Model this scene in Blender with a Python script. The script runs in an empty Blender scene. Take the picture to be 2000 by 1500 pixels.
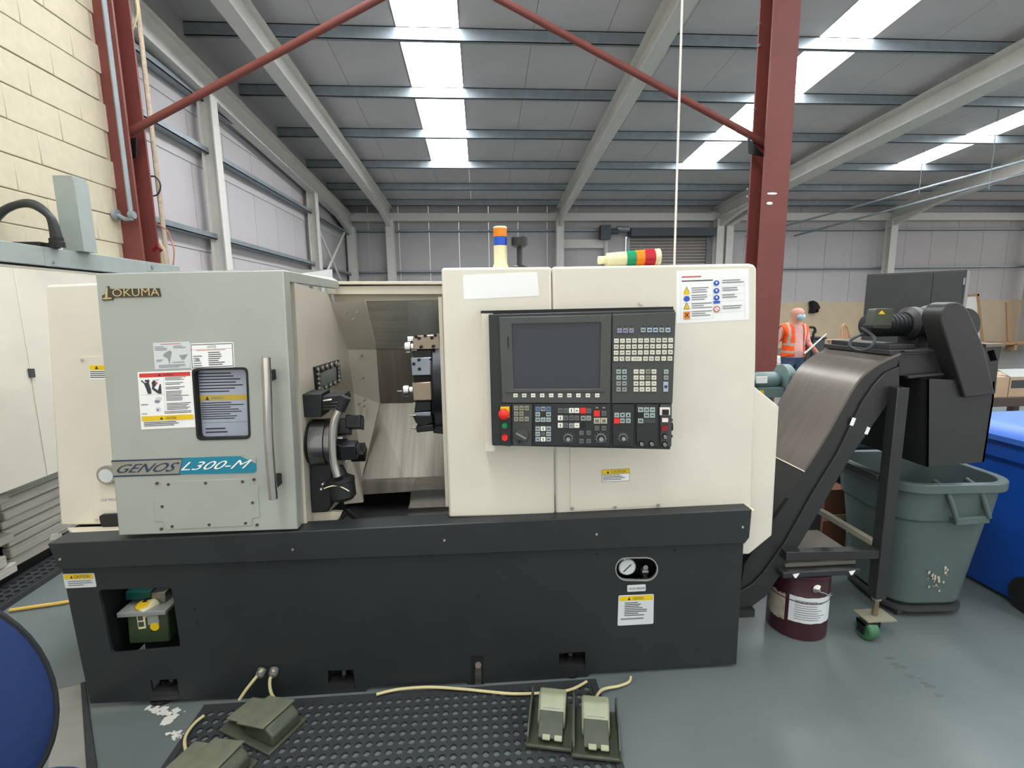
import bpy, bmesh, math, random
from mathutils import Vector, Matrix
from mathutils.geometry import tessellate_polygon
random.seed(7)
C = bpy.context.scene.collection
S = bpy.context.scene
V = Vector

# ---------------------------------------------------------------- camera
F = 960.0; CAMH = 1.65
PI_, RO_, YA_ = (math.radians(a) for a in (8.75, .80, 3.97))
_f = V((math.sin(YA_)*math.cos(PI_), math.cos(YA_)*math.cos(PI_), -math.sin(PI_)))
_r = V((math.cos(YA_), -math.sin(YA_), 0)); _d = _f.cross(_r)
AX = math.cos(RO_)*_r + math.sin(RO_)*_d
AY = -math.sin(RO_)*_r + math.cos(RO_)*_d
O = V((0, 0, CAMH))
cd = bpy.data.cameras.new('camera'); cam = bpy.data.objects.new('camera', cd); C.objects.link(cam)
cd.sensor_width = 36; cd.lens = F/2000*36; cd.clip_start = .05; cd.clip_end = 200
cam.matrix_world = Matrix(((AX.x, -AY.x, -_f.x, O.x), (AX.y, -AY.y, -_f.y, O.y), (AX.z, -AY.z, -_f.z, O.z), (0, 0, 0, 1)))
S.camera = cam

# ---------------------------------------------------------------- light and exposure
w = bpy.data.worlds.new('world'); S.world = w; w.use_nodes = True
w.node_tree.nodes['Background'].inputs[0].default_value = (1, .985, .955, 1)
w.node_tree.nodes['Background'].inputs[1].default_value = 1.0
SKYLIGHT = 14.0
S.view_settings.view_transform = 'Standard'; S.view_settings.look = 'None'
S.view_settings.gamma = 1; S.view_settings.use_curve_mapping = False
S.view_settings.exposure = 0.36
S.cycles.caustics_reflective = False

# ---------------------------------------------------------------- pixel helpers (real distances given each time)
def ray(u, v): return _f + AX*((u-1000)/F) + AY*((v-750)/F)
def at(u, v, Y): d = ray(u, v); return O + d*(Y/d.y)
def atX(u, v, X): d = ray(u, v); return O + d*(X/d.x)
def fl(u, v, z=0): d = ray(u, v); return O + d*((z-CAMH)/d.z)

# ---------------------------------------------------------------- materials
MATS = {}
def lin(c): return tuple(((x/255)/12.92 if x/255 <= .04045 else ((x/255+.055)/1.055)**2.4) for x in c)
def mat(name, rgb, rough=.5, metal=0, var=.06, scale=9, bump=0, emit=0, stretch=None, coat=0, alpha=1, spec=.5, col2=None, thr=None, bscale=None):
    if name in MATS: return MATS[name]
    m = bpy.data.materials.new(name); m.use_nodes = True; nt = m.node_tree; b = nt.nodes['Principled BSDF']
    c = lin(rgb); L = nt.links
    tc = nt.nodes.new('ShaderNodeTexCoord'); mp = nt.nodes.new('ShaderNodeMapping'); L.new(tc.outputs['Object'], mp.inputs[0])
    if stretch: mp.inputs['Scale'].default_value = stretch
    n = nt.nodes.new('ShaderNodeTexNoise'); n.inputs['Scale'].default_value = scale; n.inputs['Detail'].default_value = 4
    L.new(mp.outputs[0], n.inputs[0])
    cr = nt.nodes.new('ShaderNodeValToRGB'); e = cr.color_ramp.elements
    e[0].position, e[1].position = thr or (.3, .7)
    e[0].color = tuple(x*(1-var) for x in c)+(1,)
    e[1].color = (lin(col2) if col2 else tuple(min(1, x*(1+var)) for x in c))+(1,)
    L.new(n.outputs[0], cr.inputs[0]); L.new(cr.outputs[0], b.inputs['Base Color'])
    b.inputs['Roughness'].default_value = rough; b.inputs['Metallic'].default_value = metal
    b.inputs['Specular IOR Level'].default_value = spec
    if coat: b.inputs['Coat Weight'].default_value = coat; b.inputs['Coat Roughness'].default_value = .08
    if bump:
        n2 = n
        if bscale:
            n2 = nt.nodes.new('ShaderNodeTexNoise'); n2.inputs['Scale'].default_value = bscale; n2.inputs['Detail'].default_value = 3
            L.new(mp.outputs[0], n2.inputs[0])
        bp = nt.nodes.new('ShaderNodeBump'); bp.inputs['Strength'].default_value = bump; bp.inputs['Distance'].default_value = .01
        L.new(n2.outputs[0], bp.inputs['Height']); L.new(bp.outputs[0], b.inputs['Normal'])
    if emit:
        b.inputs['Emission Color'].default_value = c+(1,); b.inputs['Emission Strength'].default_value = emit
    if alpha < 1: b.inputs['Alpha'].default_value = alpha
    MATS[name] = m; return m
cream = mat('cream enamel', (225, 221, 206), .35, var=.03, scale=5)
lip = mat('cream lip enamel', (222, 216, 196), .4)
doorgray = mat('grey green enamel', (169, 174, 166), .35, var=.04, scale=4)
charcoal = mat('charcoal enamel', (37, 42, 44), .45, var=.10, scale=7)
black = mat('matt black', (22, 24, 26), .6)
void = mat('dark recess', (10, 12, 14), .9)  # near-black; in pockets and slots the shade is put into the colour
panelgray = mat('pendant grey', (66, 69, 67), .5, var=.04)
panelblack = mat('pendant dark', (40, 43, 45), .5)
bezel = mat('screen bezel grey', (72, 75, 72), .45)
glass = mat('dark screen glass', (46, 52, 60), .25, var=.15, scale=3)
keycream = mat('cream key', (222, 220, 200), .5)
keywhite = mat('white key', (240, 238, 226), .5)
keygray = mat('grey key', (150, 154, 148), .5)
keydk = mat('dark grey key', (96, 100, 98), .5)
keybeige = mat('beige grey key', (146, 143, 124), .5)
keyblue = mat('pale blue key', (165, 185, 206), .5)
keyblue2 = mat('blue key', (96, 122, 160), .5)
keyteal = mat('pale grey green key', (158, 174, 172), .5)
keypurple = mat('violet grey key', (140, 144, 166), .5)
ink = mat('printed ink', (58, 60, 66), .7)
inkgray = mat('grey print', (128, 130, 138), .7)
inkred = mat('red print', (200, 84, 80), .7)
paper = mat('white paper', (248, 250, 247), .6, var=.015)
papergray = mat('pale grey sticker', (214, 220, 222), .5, var=.03)
yellow = mat('warning yellow', (238, 200, 20), .5)
red = mat('red plastic', (228, 44, 36), .4)
redband = mat('warning red', (212, 62, 58), .5)
dkred = mat('dark red plastic', (128, 24, 36), .35)
green = mat('green plastic', (12, 140, 72), .4)
orange = mat('amber lens', (240, 138, 20), .3)
bluelens = mat('blue lens', (36, 84, 200), .3)
greenlens = mat('green lens', (16, 150, 100), .3)
redlens = mat('red lens', (190, 28, 48), .3)
ivory = mat('ivory plastic', (232, 226, 184), .45)
chrome = mat('polished steel', (205, 202, 198), .16, 1, var=.05)
steel = mat('brushed steel', (158, 156, 150), .34, 1, var=.12, scale=30, stretch=(1, 1, 30), bump=.05)
steel2 = mat('dull steel sheet', (150, 148, 142), .42, 1, var=.14, scale=4, stretch=(1, 1, 12))
midsheet = mat('satin chamber steel', (136, 132, 122), .5, .75, var=.22, scale=4, stretch=(5, .3, .3))
slope = mat('shaded sloping steel', (118, 114, 104), .5, .8, var=.2, scale=5, stretch=(6, .3, .3))  # stainless darkened and dulled; the enclosed chamber's dimness is put into the colour
darksteel = mat('blackened steel', (52, 54, 56), .38, .8, var=.2)
brownsteel = mat('tan machined steel', (156, 143, 124), .32, .85, var=.08)
bluesteel = mat('blue grey steel', (150, 158, 166), .38, .8, var=.1)
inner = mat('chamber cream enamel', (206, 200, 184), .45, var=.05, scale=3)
silver = mat('silver badge', (168, 166, 158), .35, .5)
gold = mat('brassy badge', (206, 188, 140), .3, .7)
navy = mat('badge navy', (40, 62, 84), .4)
teal = mat('badge teal', (20, 124, 152), .4, col2=(40, 140, 164), scale=3)
screw = mat('screw head', (96, 78, 76), .4, .5)
screwlt = mat('bright screw', (210, 206, 196), .3, .8)
white = mat('white steel paint', (222, 220, 214), .5, var=.03)
clad = mat('pale grey cladding', (196, 192, 194), .55, var=.025, scale=2)
deck = mat('roof lining grey', (214, 209, 210), .6, var=.04, scale=1.5)
galv = mat('galvanised steel', (150, 160, 166), .42, .35, var=.10, scale=6)
floorm = None
redsteel = mat('red oxide steel', (120, 62, 56), .55, var=.08, scale=6, bump=.05)
blockm = mat('cream painted block', (204, 195, 170), .8, var=.04, scale=14, bump=.25, bscale=60)
mortar = mat('cream painted mortar', (192, 178, 154), .85, var=.08)
dado = mat('beige painted dado', (214, 196, 166), .7, var=.05, scale=2)
shutter = mat('grey brown shutter', (134, 126, 120), .6)
shutterbox = mat('slate shutter housing', (74, 82, 90), .5)
sky = mat('translucent roof light', (250, 252, 255), .4, emit=SKYLIGHT)
convdark = mat('conveyor charcoal', (40, 42, 41), .42, var=.10, scale=8)
convcover = mat('conveyor worn cover', (112, 106, 99), .36, .5, var=.10, scale=5, stretch=(1, 6, 1), bump=.03)
convwear = mat('bare metal edge', (176, 168, 152), .4, .6)
greybin = mat('grey green plastic', (82, 98, 97), .5, var=.05, scale=6)
scuff = mat('pale scuff', (186, 176, 158), .8)
bluebin = mat('blue bin plastic', (14, 72, 160), .45, var=.10, scale=3)
bluelid = mat('light blue lid plastic', (70, 120, 214), .4, var=.05)
maroon = mat('maroon tin', (58, 26, 36), .35)
brown = mat('brown cardboard', (120, 78, 58), .8)
carton = mat('tan cardboard', (176, 152, 126), .8)
rubber = mat('black rubber', (42, 46, 48), .7, var=.15, scale=20)
rubber2 = mat('grey rubber mat', (136, 136, 128), .7, var=.08)
olive = mat('olive grey casting', (150, 156, 128), .45, var=.1, scale=14)
olive2 = mat('worn olive pedal plate', (112, 116, 98), .5, var=.15, scale=14)
olivedk = mat('dark olive casting', (70, 76, 62), .5, var=.2, scale=14)
cable = mat('cream cable', (206, 196, 146), .5)
ycable = mat('yellow hose', (214, 180, 90), .5)
hose = mat('black hose', (40, 44, 46), .45)
trunk = mat('grey green trunking', (158, 168, 164), .5, var=.05)
plank = mat('grey weathered board', (206, 202, 192), .75, var=.14, scale=5, stretch=(1, .4, 9), bump=.2)
bluefab = mat('blue upholstery', (8, 40, 88), .8, var=.1, scale=60, bump=.2)
grinder = mat('grey green machine paint', (112, 136, 134), .45)
skin = mat('skin', (214, 158, 138), .6, var=.05)
pink = mat('pink shirt cloth', (222, 170, 164), .85, var=.05)
hivis = mat('orange hi-vis cloth', (255, 92, 24), .7, var=.04)
reflect = mat('silver reflective tape', (190, 170, 158), .5)
jeans = mat('blue denim', (66, 84, 112), .85, var=.15, scale=30)
shoe = mat('dark shoe leather', (40, 36, 34), .6)
maskm = mat('pale blue mask', (176, 208, 224), .8)
wood = mat('pale wood', (186, 148, 112), .7, var=.12, scale=8, stretch=(1, 1, .2))
chip = mat('brass coloured swarf', (190, 170, 100), .4, .6)
oil = mat('oily green plastic', (58, 72, 50), .3, var=.2)
cloth = mat('black cloth', (40, 34, 40), .9)
copper = mat('wire insulation red', (190, 120, 100), .5)
dolly = mat('black dolly plastic', (54, 58, 56), .6)
wheelgreen = mat('green castor wheel', (60, 108, 76), .5, var=.1)
splash = mat('white floor splash', (214, 216, 208), .6)
scuffdk = mat('dark floor scuff', (92, 98, 98), .6)

def floor_material():
    m = bpy.data.materials.new('grey blue epoxy floor'); m.use_nodes = True; nt = m.node_tree; b = nt.nodes['Principled BSDF']; L = nt.links
    tc = nt.nodes.new('ShaderNodeTexCoord')
    n = nt.nodes.new('ShaderNodeTexNoise'); n.inputs['Scale'].default_value = 1.3; n.inputs['Detail'].default_value = 7; L.new(tc.outputs['Object'], n.inputs[0])
    cr = nt.nodes.new('ShaderNodeValToRGB'); cr.color_ramp.elements[0].position = .3; cr.color_ramp.elements[1].position = .72
    cr.color_ramp.elements[0].color = lin((94, 104, 104))+(1,); cr.color_ramp.elements[1].color = lin((113, 122, 121))+(1,)
    L.new(n.outputs[0], cr.inputs[0]); L.new(cr.outputs[0], b.inputs['Base Color'])
    n2 = nt.nodes.new('ShaderNodeTexNoise'); n2.inputs['Scale'].default_value = 5; n2.inputs['Detail'].default_value = 3; L.new(tc.outputs['Object'], n2.inputs[0])
    mr = nt.nodes.new('ShaderNodeMapRange'); mr.inputs[3].default_value = .26; mr.inputs[4].default_value = .40; L.new(n2.outputs[0], mr.inputs[0]); L.new(mr.outputs[0], b.inputs['Roughness'])
    bp = nt.nodes.new('ShaderNodeBump'); bp.inputs['Strength'].default_value = .06; bp.inputs['Distance'].default_value = .02; L.new(n2.outputs[0], bp.inputs['Height']); L.new(bp.outputs[0], b.inputs['Normal'])
    return m
floorm = floor_material()

# ---------------------------------------------------------------- mesh builder
_txt = {}
def text_mesh(s):
    if s in _txt: return _txt[s]
    cu = bpy.data.curves.new('t', 'FONT'); cu.body = s; cu.resolution_u = 3
    o = bpy.data.objects.new('t', cu); C.objects.link(o)
    dg = bpy.context.evaluated_depsgraph_get(); me = o.evaluated_get(dg).to_mesh()
    vs = [(v.co.x, v.co.y) for v in me.vertices]; fs = [tuple(p.vertices) for p in me.polygons]
    o.evaluated_get(dg).to_mesh_clear(); bpy.data.objects.remove(o); bpy.data.curves.remove(cu)
    x0 = min(a for a, b in vs); x1 = max(a for a, b in vs); y0 = min(b for a, b in vs); y1 = max(b for a, b in vs)
    _txt[s] = ([((a-x0)/(x1-x0), 1-(b-y0)/(y1-y0)) for a, b in vs], fs); return _txt[s]

def smooth_path(pts, k=6):
    pts = [V(p) for p in pts]; out = []
    for i in range(len(pts)-1):
        p0 = pts[max(i-1, 0)]; p1 = pts[i]; p2 = pts[i+1]; p3 = pts[min(i+2, len(pts)-1)]
        for j in range(k):
            t = j/k
            out.append(.5*((2*p1)+(p2-p0)*t+(2*p0-5*p1+4*p2-p3)*t*t+(3*p1-p0-3*p2+p3)*t**3))
    return out+[pts[-1]]

class MB:
    def __init__(s): s.v = []; s.f = []; s.m = []; s.mats = []
    def mi(s, m):
        if m not in s.mats: s.mats.append(m)
        return s.mats.index(m)
    def add(s, vs, fs, m):
        n = len(s.v); k = s.mi(m); s.v += [V(v) for v in vs]
        for f in fs: s.f.append(tuple(i+n for i in f)); s.m.append(k)
        return s
    def hexa(s, q, m):      # 8 corners: bottom loop, top loop
        return s.add(q, [(3, 2, 1, 0), (4, 5, 6, 7), (0, 1, 5, 4), (1, 2, 6, 5), (2, 3, 7, 6), (3, 0, 4, 7)], m)
    def box(s, lo, hi, m, R=None, c=None):
        x0, y0, z0 = lo; x1, y1, z1 = hi
        q = [V(p) for p in ((x0, y0, z0), (x1, y0, z0), (x1, y1, z0), (x0, y1, z0), (x0, y0, z1), (x1, y0, z1), (x1, y1, z1), (x0, y1, z1))]
        if R: q = [V(c or (0, 0, 0))+R@p for p in q]
        return s.hexa(q, m)
    def prism(s, pts, vec, m, holes=()):
        loops = [[V(p) for p in pts]]+[[V(p) for p in h] for h in holes]; vec = V(vec)
        if len(loops) == 1:
            n = len(pts); vs = loops[0]+[p+vec for p in loops[0]]
            fs = [tuple(range(n)), tuple(range(2*n-1, n-1, -1))]+[(i, (i+1) % n, (i+1) % n+n, i+n) for i in range(n)]
            return s.add(vs, fs, m)
        tri = tessellate_polygon(loops); flat = [p for l in loops for p in l]; N = len(flat)
        fs = [tuple(t) for t in tri]+[tuple(i+N for i in t[::-1]) for t in tri]; b = 0
        for l in loops:
            n = len(l); fs += [(b+i, b+(i+1) % n, b+(i+1) % n+N, b+i+N) for i in range(n)]; b += n
        return s.add(flat+[p+vec for p in flat], fs, m)
    def lathe(s, p0, axis, prof, m, n=20, cap=True):   # prof: (radius, distance)
        p0 = V(p0); a = V(axis).normalized(); x = a.orthogonal().normalized(); y = a.cross(x); vs = []; fs = []
        for r, h in prof:
            for i in range(n):
                t = 2*math.pi*i/n; vs.append(p0+a*h+(x*math.cos(t)+y*math.sin(t))*r)
        for k in range(len(prof)-1):
            for i in range(n): fs.append((k*n+i, k*n+(i+1) % n, (k+1)*n+(i+1) % n, (k+1)*n+i))
        if cap: fs += [tuple(range(n-1, -1, -1)), tuple(range((len(prof)-1)*n, len(prof)*n))]
        return s.add(vs, fs, m)
    def cyl(s, p0, p1, r, m, r1=None, n=16):
        d = V(p1)-V(p0); return s.lathe(p0, d, [(r, 0), (r if r1 is None else r1, d.length)], m, n)
    def tube(s, pts, r, m, n=8, k=6):
        pts = smooth_path(pts, k) if k else [V(p) for p in pts]
        vs = []; fs = []; up = None
        for i, p in enumerate(pts):
            t = (pts[min(i+1, len(pts)-1)]-pts[max(i-1, 0)]).normalized()
            up = t.orthogonal().normalized() if up is None else (up-t*up.dot(t)).normalized()
            b = t.cross(up)
            for j in range(n):
                a = 2*math.pi*j/n; vs.append(p+(up*math.cos(a)+b*math.sin(a))*r)
        for i in range(len(pts)-1):
            for j in range(n): fs.append((i*n+j, i*n+(j+1) % n, (i+1)*n+(j+1) % n, (i+1)*n+j))
        fs += [tuple(range(n-1, -1, -1)), tuple(range((len(pts)-1)*n, len(pts)*n))]
        return s.add(vs, fs, m)
    def ball(s, c, r, m, n=12, k=8):
        c = V(c); r = r if hasattr(r, '__len__') else (r, r, r); vs = []; fs = []
        for i in range(k+1):
            a = math.pi*i/k
            for j in range(n):
                b = 2*math.pi*j/n; vs.append(c+V((r[0]*math.sin(a)*math.cos(b), r[1]*math.sin(a)*math.sin(b), r[2]*math.cos(a))))
        for i in range(k):
            for j in range(n): fs.append((i*n+j, i*n+(j+1) % n, (i+1)*n+(j+1) % n, (i+1)*n+j))
        return s.add(vs, fs, m)
    def loft(s, rings, m, cap=True):
        n = len(rings[0]); vs = [p for r in rings for p in r]; fs = []
        for k in range(len(rings)-1):
            for i in range(n): fs.append((k*n+i, k*n+(i+1) % n, (k+1)*n+(i+1) % n, (k+1)*n+i))
        if cap: fs += [tuple(range(n-1, -1, -1)), tuple(range((len(rings)-1)*n, len(rings)*n))]
        return s.add(vs, fs, m)
    def build(s, name, parent=None, bevel=0, smooth=True, seg=2, stuff=False):
        me = bpy.data.meshes.new(name)
        off = wloc(parent) if parent else V((0, 0, 0))
        me.from_pydata([tuple(v-off) for v in s.v], [], s.f)
        for m in s.mats: me.materials.append(m)
        me.polygons.foreach_set('material_index', s.m)
        bm = bmesh.new(); bm.from_mesh(me); bmesh.ops.remove_doubles(bm, verts=bm.verts, dist=1e-6)
        bmesh.ops.recalc_face_normals(bm, faces=bm.faces); bm.to_mesh(me); bm.free()
        if smooth:
            me.polygons.foreach_set('use_smooth', [True]*len(me.polygons)); me.set_sharp_from_angle(angle=math.radians(32))
        o = bpy.data.objects.new(name, me); C.objects.link(o)
        if parent: o.parent = parent
        if bevel:
            b = o.modifiers.new('bevel', 'BEVEL'); b.width = bevel; b.segments = seg; b.limit_method = 'ANGLE'; b.angle_limit = math.radians(40); b.harden_normals = False
        if stuff: o['kind'] = 'stuff'
        return o
def wloc(o):
    l = V((0, 0, 0))
    while o: l = l+o.location; o = o.parent
    return l
def tag(o, label=None, cat=None, group=None, kind=None):
    if label: o['label'] = label
    if cat: o['category'] = cat
    if group: o['group'] = group
    if kind: o['kind'] = kind
    return o
def empty(name, loc, label=None, cat=None, group=None, kind=None):
    o = bpy.data.objects.new(name, None); o.empty_display_size = .1; o.location = loc; C.objects.link(o)
    return tag(o, label, cat, group, kind)

class Fr:   # a flat working plane: ex to the right, ey down, n towards the viewer
    def __init__(s, o, ex, ey): s.o = V(o); s.ex = V(ex).normalized(); s.ey = V(ey).normalized(); s.n = s.ey.cross(s.ex).normalized()
    def hit(s, u, v):
        d = ray(u, v); t = (s.o-O).dot(s.n)/d.dot(s.n); p = O+d*t-s.o; return (p.dot(s.ex), p.dot(s.ey))
    def P(s, ab, d=0): return s.o+s.ex*ab[0]+s.ey*ab[1]+s.n*d
    def px(s, u, v, d=0): return s.P(s.hit(u, v), d)
    def sc(s, u, v): a = V(s.hit(u, v)); b = V(s.hit(u+1, v)); return (b-a).length
    def plate(s, mb, poly, d0, d1, m, holes=()):
        return mb.prism([s.px(u, v, d1) for u, v in poly], s.n*(d0-d1), m, [[s.px(u, v, d1) for u, v in h] for h in holes])
    def rect(s, mb, u0, v0, u1, v1, d0, d1, m): return s.plate(mb, [(u0, v0), (u1, v0), (u1, v1), (u0, v1)], d0, d1, m)
    def disc(s, mb, u, v, r, d0, d1, m, n=16, r1=None):
        k = s.sc(u, v); return mb.cyl(s.px(u, v, d0), s.px(u, v, d1), r*k, m, (r1*k if r1 is not None else None), n)
    def text(s, mb, st, quad, d, m, shear=0):
        vs, fs = text_mesh(st); q = [V(s.hit(*p)) for p in quad]
        pts = []
        for x, y in vs:
            x2 = x+shear*(.5-y); a = q[0].lerp(q[1], x2); b = q[3].lerp(q[2], x2); pts.append(s.P(a.lerp(b, y), d))
        return mb.add(pts, fs, m)
def YP(Y): return Fr((0, Y, 0), (1, 0, 0), (0, 0, -1))
def XP(X): return Fr((X, 0, 0), (0, 1, 0), (0, 0, -1))
def rrect(u0, v0, u1, v1, r, k=4):
    out = []
    for cx, cy, a0 in ((u1-r, v0+r, -90), (u1-r, v1-r, 0), (u0+r, v1-r, 90), (u0+r, v0+r, 180)):
        for i in range(k+1): a = math.radians(a0+90*i/k); out.append((cx+r*math.cos(a), cy+r*math.sin(a)))
    return out
def rquad(q, r, k=3):    # rounded corners on a pixel quad
    out = []; n = len(q)
    for i in range(n):
        p = V(q[i]); a = (V(q[i-1])-p).normalized()*r; b = (V(q[(i+1) % n])-p).normalized()*r
        for j in range(k+1):
            t = j/k; out.append(tuple(p+a*(1-t)**2+b*t**2))
    return out
def sticker(name, parent, fr, quad, bg, items, d=0, r=0):
    mb = MB(); fr.plate(mb, rquad(quad, r) if r else quad, d, d+.001, bg)
    q = [V(p) for p in quad]
    def W(x, y): return tuple(q[0].lerp(q[1], x).lerp(q[3].lerp(q[2], x), y))
    D = d+.001; rnd = random.Random(int(q[0].x*7+q[0].y))
    for it in items:
        k = it[0]; D += .00008
        if k == 'bar': _, x0, y0, x1, y1, m = it; mb.add([fr.px(*W(*p), D+.0004) for p in ((x0, y0), (x1, y0), (x1, y1), (x0, y1))], [(0, 1, 2, 3)], m)
        if k == 'poly': mb.add([fr.px(*W(*p), D+.0006) for p in it[1]], [tuple(range(len(it[1])))], it[2])
        if k == 'tri': _, cx, cy, hx, hy, m = it; mb.add([fr.px(*W(*p), D+.0006) for p in ((cx, cy-hy), (cx+hx, cy+hy), (cx-hx, cy+hy))], [(0, 1, 2)], m)
        if k == 'disc': _, cx, cy, rx, ry, m = it; mb.add([fr.px(*W(cx+rx*math.cos(a*.3927), cy+ry*math.sin(a*.3927)), D+.0006) for a in range(16)], [tuple(range(16))], m)
        if k == 'text': _, st, x0, y0, x1, y1, m = it; fr.text(mb, st, [W(x0, y0), W(x1, y0), W(x1, y1), W(x0, y1)], D+.0008, m)
        if k == 'lines':
            _, x0, y0, x1, y1, n, m = it; h = (y1-y0)/n
            for i in range(n):
                e = x0+(x1-x0)*rnd.uniform(.55, 1); yy = y0+h*i
                mb.add([fr.px(*W(*p), D+.0006) for p in ((x0, yy), (e, yy), (e, yy+h*.42), (x0, yy+h*.42))], [(0, 1, 2, 3)], m)
    return mb.build(name, parent, smooth=False)
def copy_tree(o, parent=None):
    c = o.copy(); C.objects.link(c); c.parent = parent
    for ch in list(o.children): copy_tree(ch, c)
    return c
def ibeam(mb, p0, p1, wd, h, m, tf=.018, tw=.012, side=V((1, 0, 0)), up=None):
    # I section from p0 to p1 (p = middle of the bottom flange)
    p0 = V(p0); p1 = V(p1); t = (p1-p0).normalized(); sd = (side-t*side.dot(t)).normalized(); u = up or sd.cross(t).normalized()
    if not up and u.z < 0: u = -u
    def bar(x0, x1, z0, z1):
        q = [p+sd*x+u*z for p, x, z in ((p0, x0, z0), (p0, x1, z0), (p0, x1, z1), (p0, x0, z1), (p1, x0, z0), (p1, x1, z0), (p1, x1, z1), (p1, x0, z1))]
        mb.hexa(q, m)
    bar(-wd/2, wd/2, 0, tf); bar(-wd/2, wd/2, h-tf, h); bar(-tw/2, tw/2, tf, h-tf)
    return mb

# ================================================================ SETTING
mb = MB(); mb.box((-6, -4.5, -.1), (25, 18.4, 0), floorm); tag(mb.build('floor', smooth=False), kind='structure')
ZE = at(1000, 410, 18).z; SL = .09
def zr(Y): return ZE+SL*(18-Y)          # underside of the purlins
def roofhit(u, v, dz=0):
    d = ray(u, v); t = (ZE+SL*18+dz-CAMH)/(d.z+SL*d.y); return O+d*t
DK = .2
ceil = empty('ceiling', (0, 9, ZE), kind='structure')
def strip_line(a, b):     # roof light edge as a straight line on the roof lining: x as a function of Y
    p, q = roofhit(*a, DK), roofhit(*b, DK)
    return lambda Y: p.x+(q.x-p.x)*(Y-p.y)/(q.y-p.y)
XS = [(strip_line((760, 0), (845, 322)), strip_line((892, 0), (915, 322))),
      (strip_line((1620, 52), (1332, 321)), strip_line((1700, 80), (1392, 321))),
      (strip_line((1855, 276), (1738, 325)), strip_line((1918, 276), (1796, 325)))]
YE = roofhit(880, 322, DK).y; Y0 = -3.5
edges = []
for a, b in XS:
    xm = (a(11)+b(11))/2; hw = abs(b(11)-a(11))/2; k = (a(13)+b(13)-a(9)-b(9))/8
    edges.append((lambda Y, xm=xm, hw=hw, k=k: xm-hw+k*(Y-11), lambda Y, xm=xm, hw=hw, k=k: xm+hw+k*(Y-11)))
def rp(x, Y, dz=0): return V((x, Y, zr(Y)+DK+dz))
def sheet(name, xa, xb, ya, yb, m, th, n):   # deck sheets ~1 m wide
    for i in range(n):
        g = .004
        x = lambda Y, t: xa(Y)+(xb(Y)-xa(Y))*t
        mb = MB(); t0, t1 = i/n, (i+1)/n
        mb.prism([rp(x(ya, t0)+g, ya), rp(x(ya, t1)-g, ya), rp(x(yb, t1)-g, yb), rp(x(yb, t0)+g, yb)], (0, 0, th), m)
        mb.build(name, ceil, smooth=False)
bounds = [(lambda Y: -4.75)]+[f for e in edges for f in e]+[(lambda Y: 25.0)]
for i in range(0, 8, 2):
    wd = bounds[i+1](11)-bounds[i](11)
    sheet('roof_sheet', bounds[i], bounds[i+1], Y0, 18.3, deck, .08, max(1, round(wd/1.1)))
for a, b in edges: sheet('roof_sheet', a, b, YE, 18.3, deck, .08, 1)
PY = [17.55]+[17.55-.35-1.76*i for i in range(1, 12)]
fitY = [roofhit(1000, v).y for v in (402, 372, 330, 272, 195, 85)]
PY = fitY+[fitY[-1]-1.78*i for i in range(1, 8)]
for Yp in PY:
    mb = MB(); z = zr(Yp)
    mb.box((-4.62, Yp-.03, z), (24.5, Yp+.035, z+.012), galv); mb.box((-4.62, Yp-.03, z), (24.5, Yp-.022, z+DK), galv)
    mb.box((-4.62, Yp-.03, z+DK-.014), (24.5, Yp+.05, z+DK-.002), galv); mb.box((-4.62, Yp+.03, z), (24.5, Yp+.036, z+.04), galv)
    mb.build('purlin', ceil, smooth=False)
for n_, (a, b) in enumerate(edges):
    wn = empty('window_%d' % (n_+1), (a(10), 10, zr(10)+DK), kind='structure')
    ys = [y for y in PY if y < YE-.3]+[Y0]; top = YE
    for y in ys:
        mb = MB(); mb.prism([rp(a(y), y, .1), rp(b(y), y, .1), rp(b(top), top, .1), rp(a(top), top, .1)], (0, 0, .02), sky)
        mb.build('roof_light_pane', wn, smooth=False); top = y
    mb = MB()
    for f, s in ((a, -1), (b, 1)):
        q = [rp(f(Y0), Y0), rp(f(Y0)+s*.03, Y0), rp(f(YE)+s*.03, YE), rp(f(YE), YE)]; mb.prism(q, (0, 0, .12), white)
    mb.prism([rp(a(YE), YE), rp(b(YE), YE), rp(b(YE), YE+.03), rp(a(YE), YE+.03)], (0, 0, .12), white)
    mb.build('roof_light_kerb', wn, smooth=False)

# back wall
YBK = 18.1
zd = at(1600, 590, YBK).z; zg1 = at(1000, 453, YBK-.1).z; zg2 = at(900, 532, YBK-.1).z; ztop = zr(YBK)+DK
wb = empty('wall_back', (10, YBK, 0), kind='structure')
DX0, DX1 = at(1222, 470, YBK).x, at(1384, 470, YBK).x; DZ = at(1300, 462, YBK).z
x = -4.75
while x < 24:
    x1 = x+1.05
    for s0, s1 in ((x, x1),):
        segs = [(s0, s1, zd)]
        if s1 > DX0 and s0 < DX1:
            segs = [(s0, min(s1, DX0), zd), (max(s0, DX1), s1, zd), (max(s0, DX0), min(s1, DX1), DZ)]
        for q0, q1, zz in segs:
            if q1-q0 > .05:
                mb = MB(); mb.box((q0+.006, YBK, zz), (q1-.006, YBK+.06, ztop), clad); mb.build('cladding_panel', wb, smooth=False)
    x = x1
for q0, q1 in ((-4.75, DX0), (DX1, 24.5)):
    mb = MB(); mb.box((q0, YBK-.06, 0), (q1, YBK+.1, zd), dado); mb.build('dado_wall', wb, smooth=False)
    for z in (zg1, zg2):
        mb = MB(); mb.box((q0, YBK-.16, z), (q1, YBK-.001, z+.012), galv); mb.box((q0, YBK-.16, z), (q1, YBK-.15, z+.07), galv); mb.build('girt', wb, smooth=False)
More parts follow.
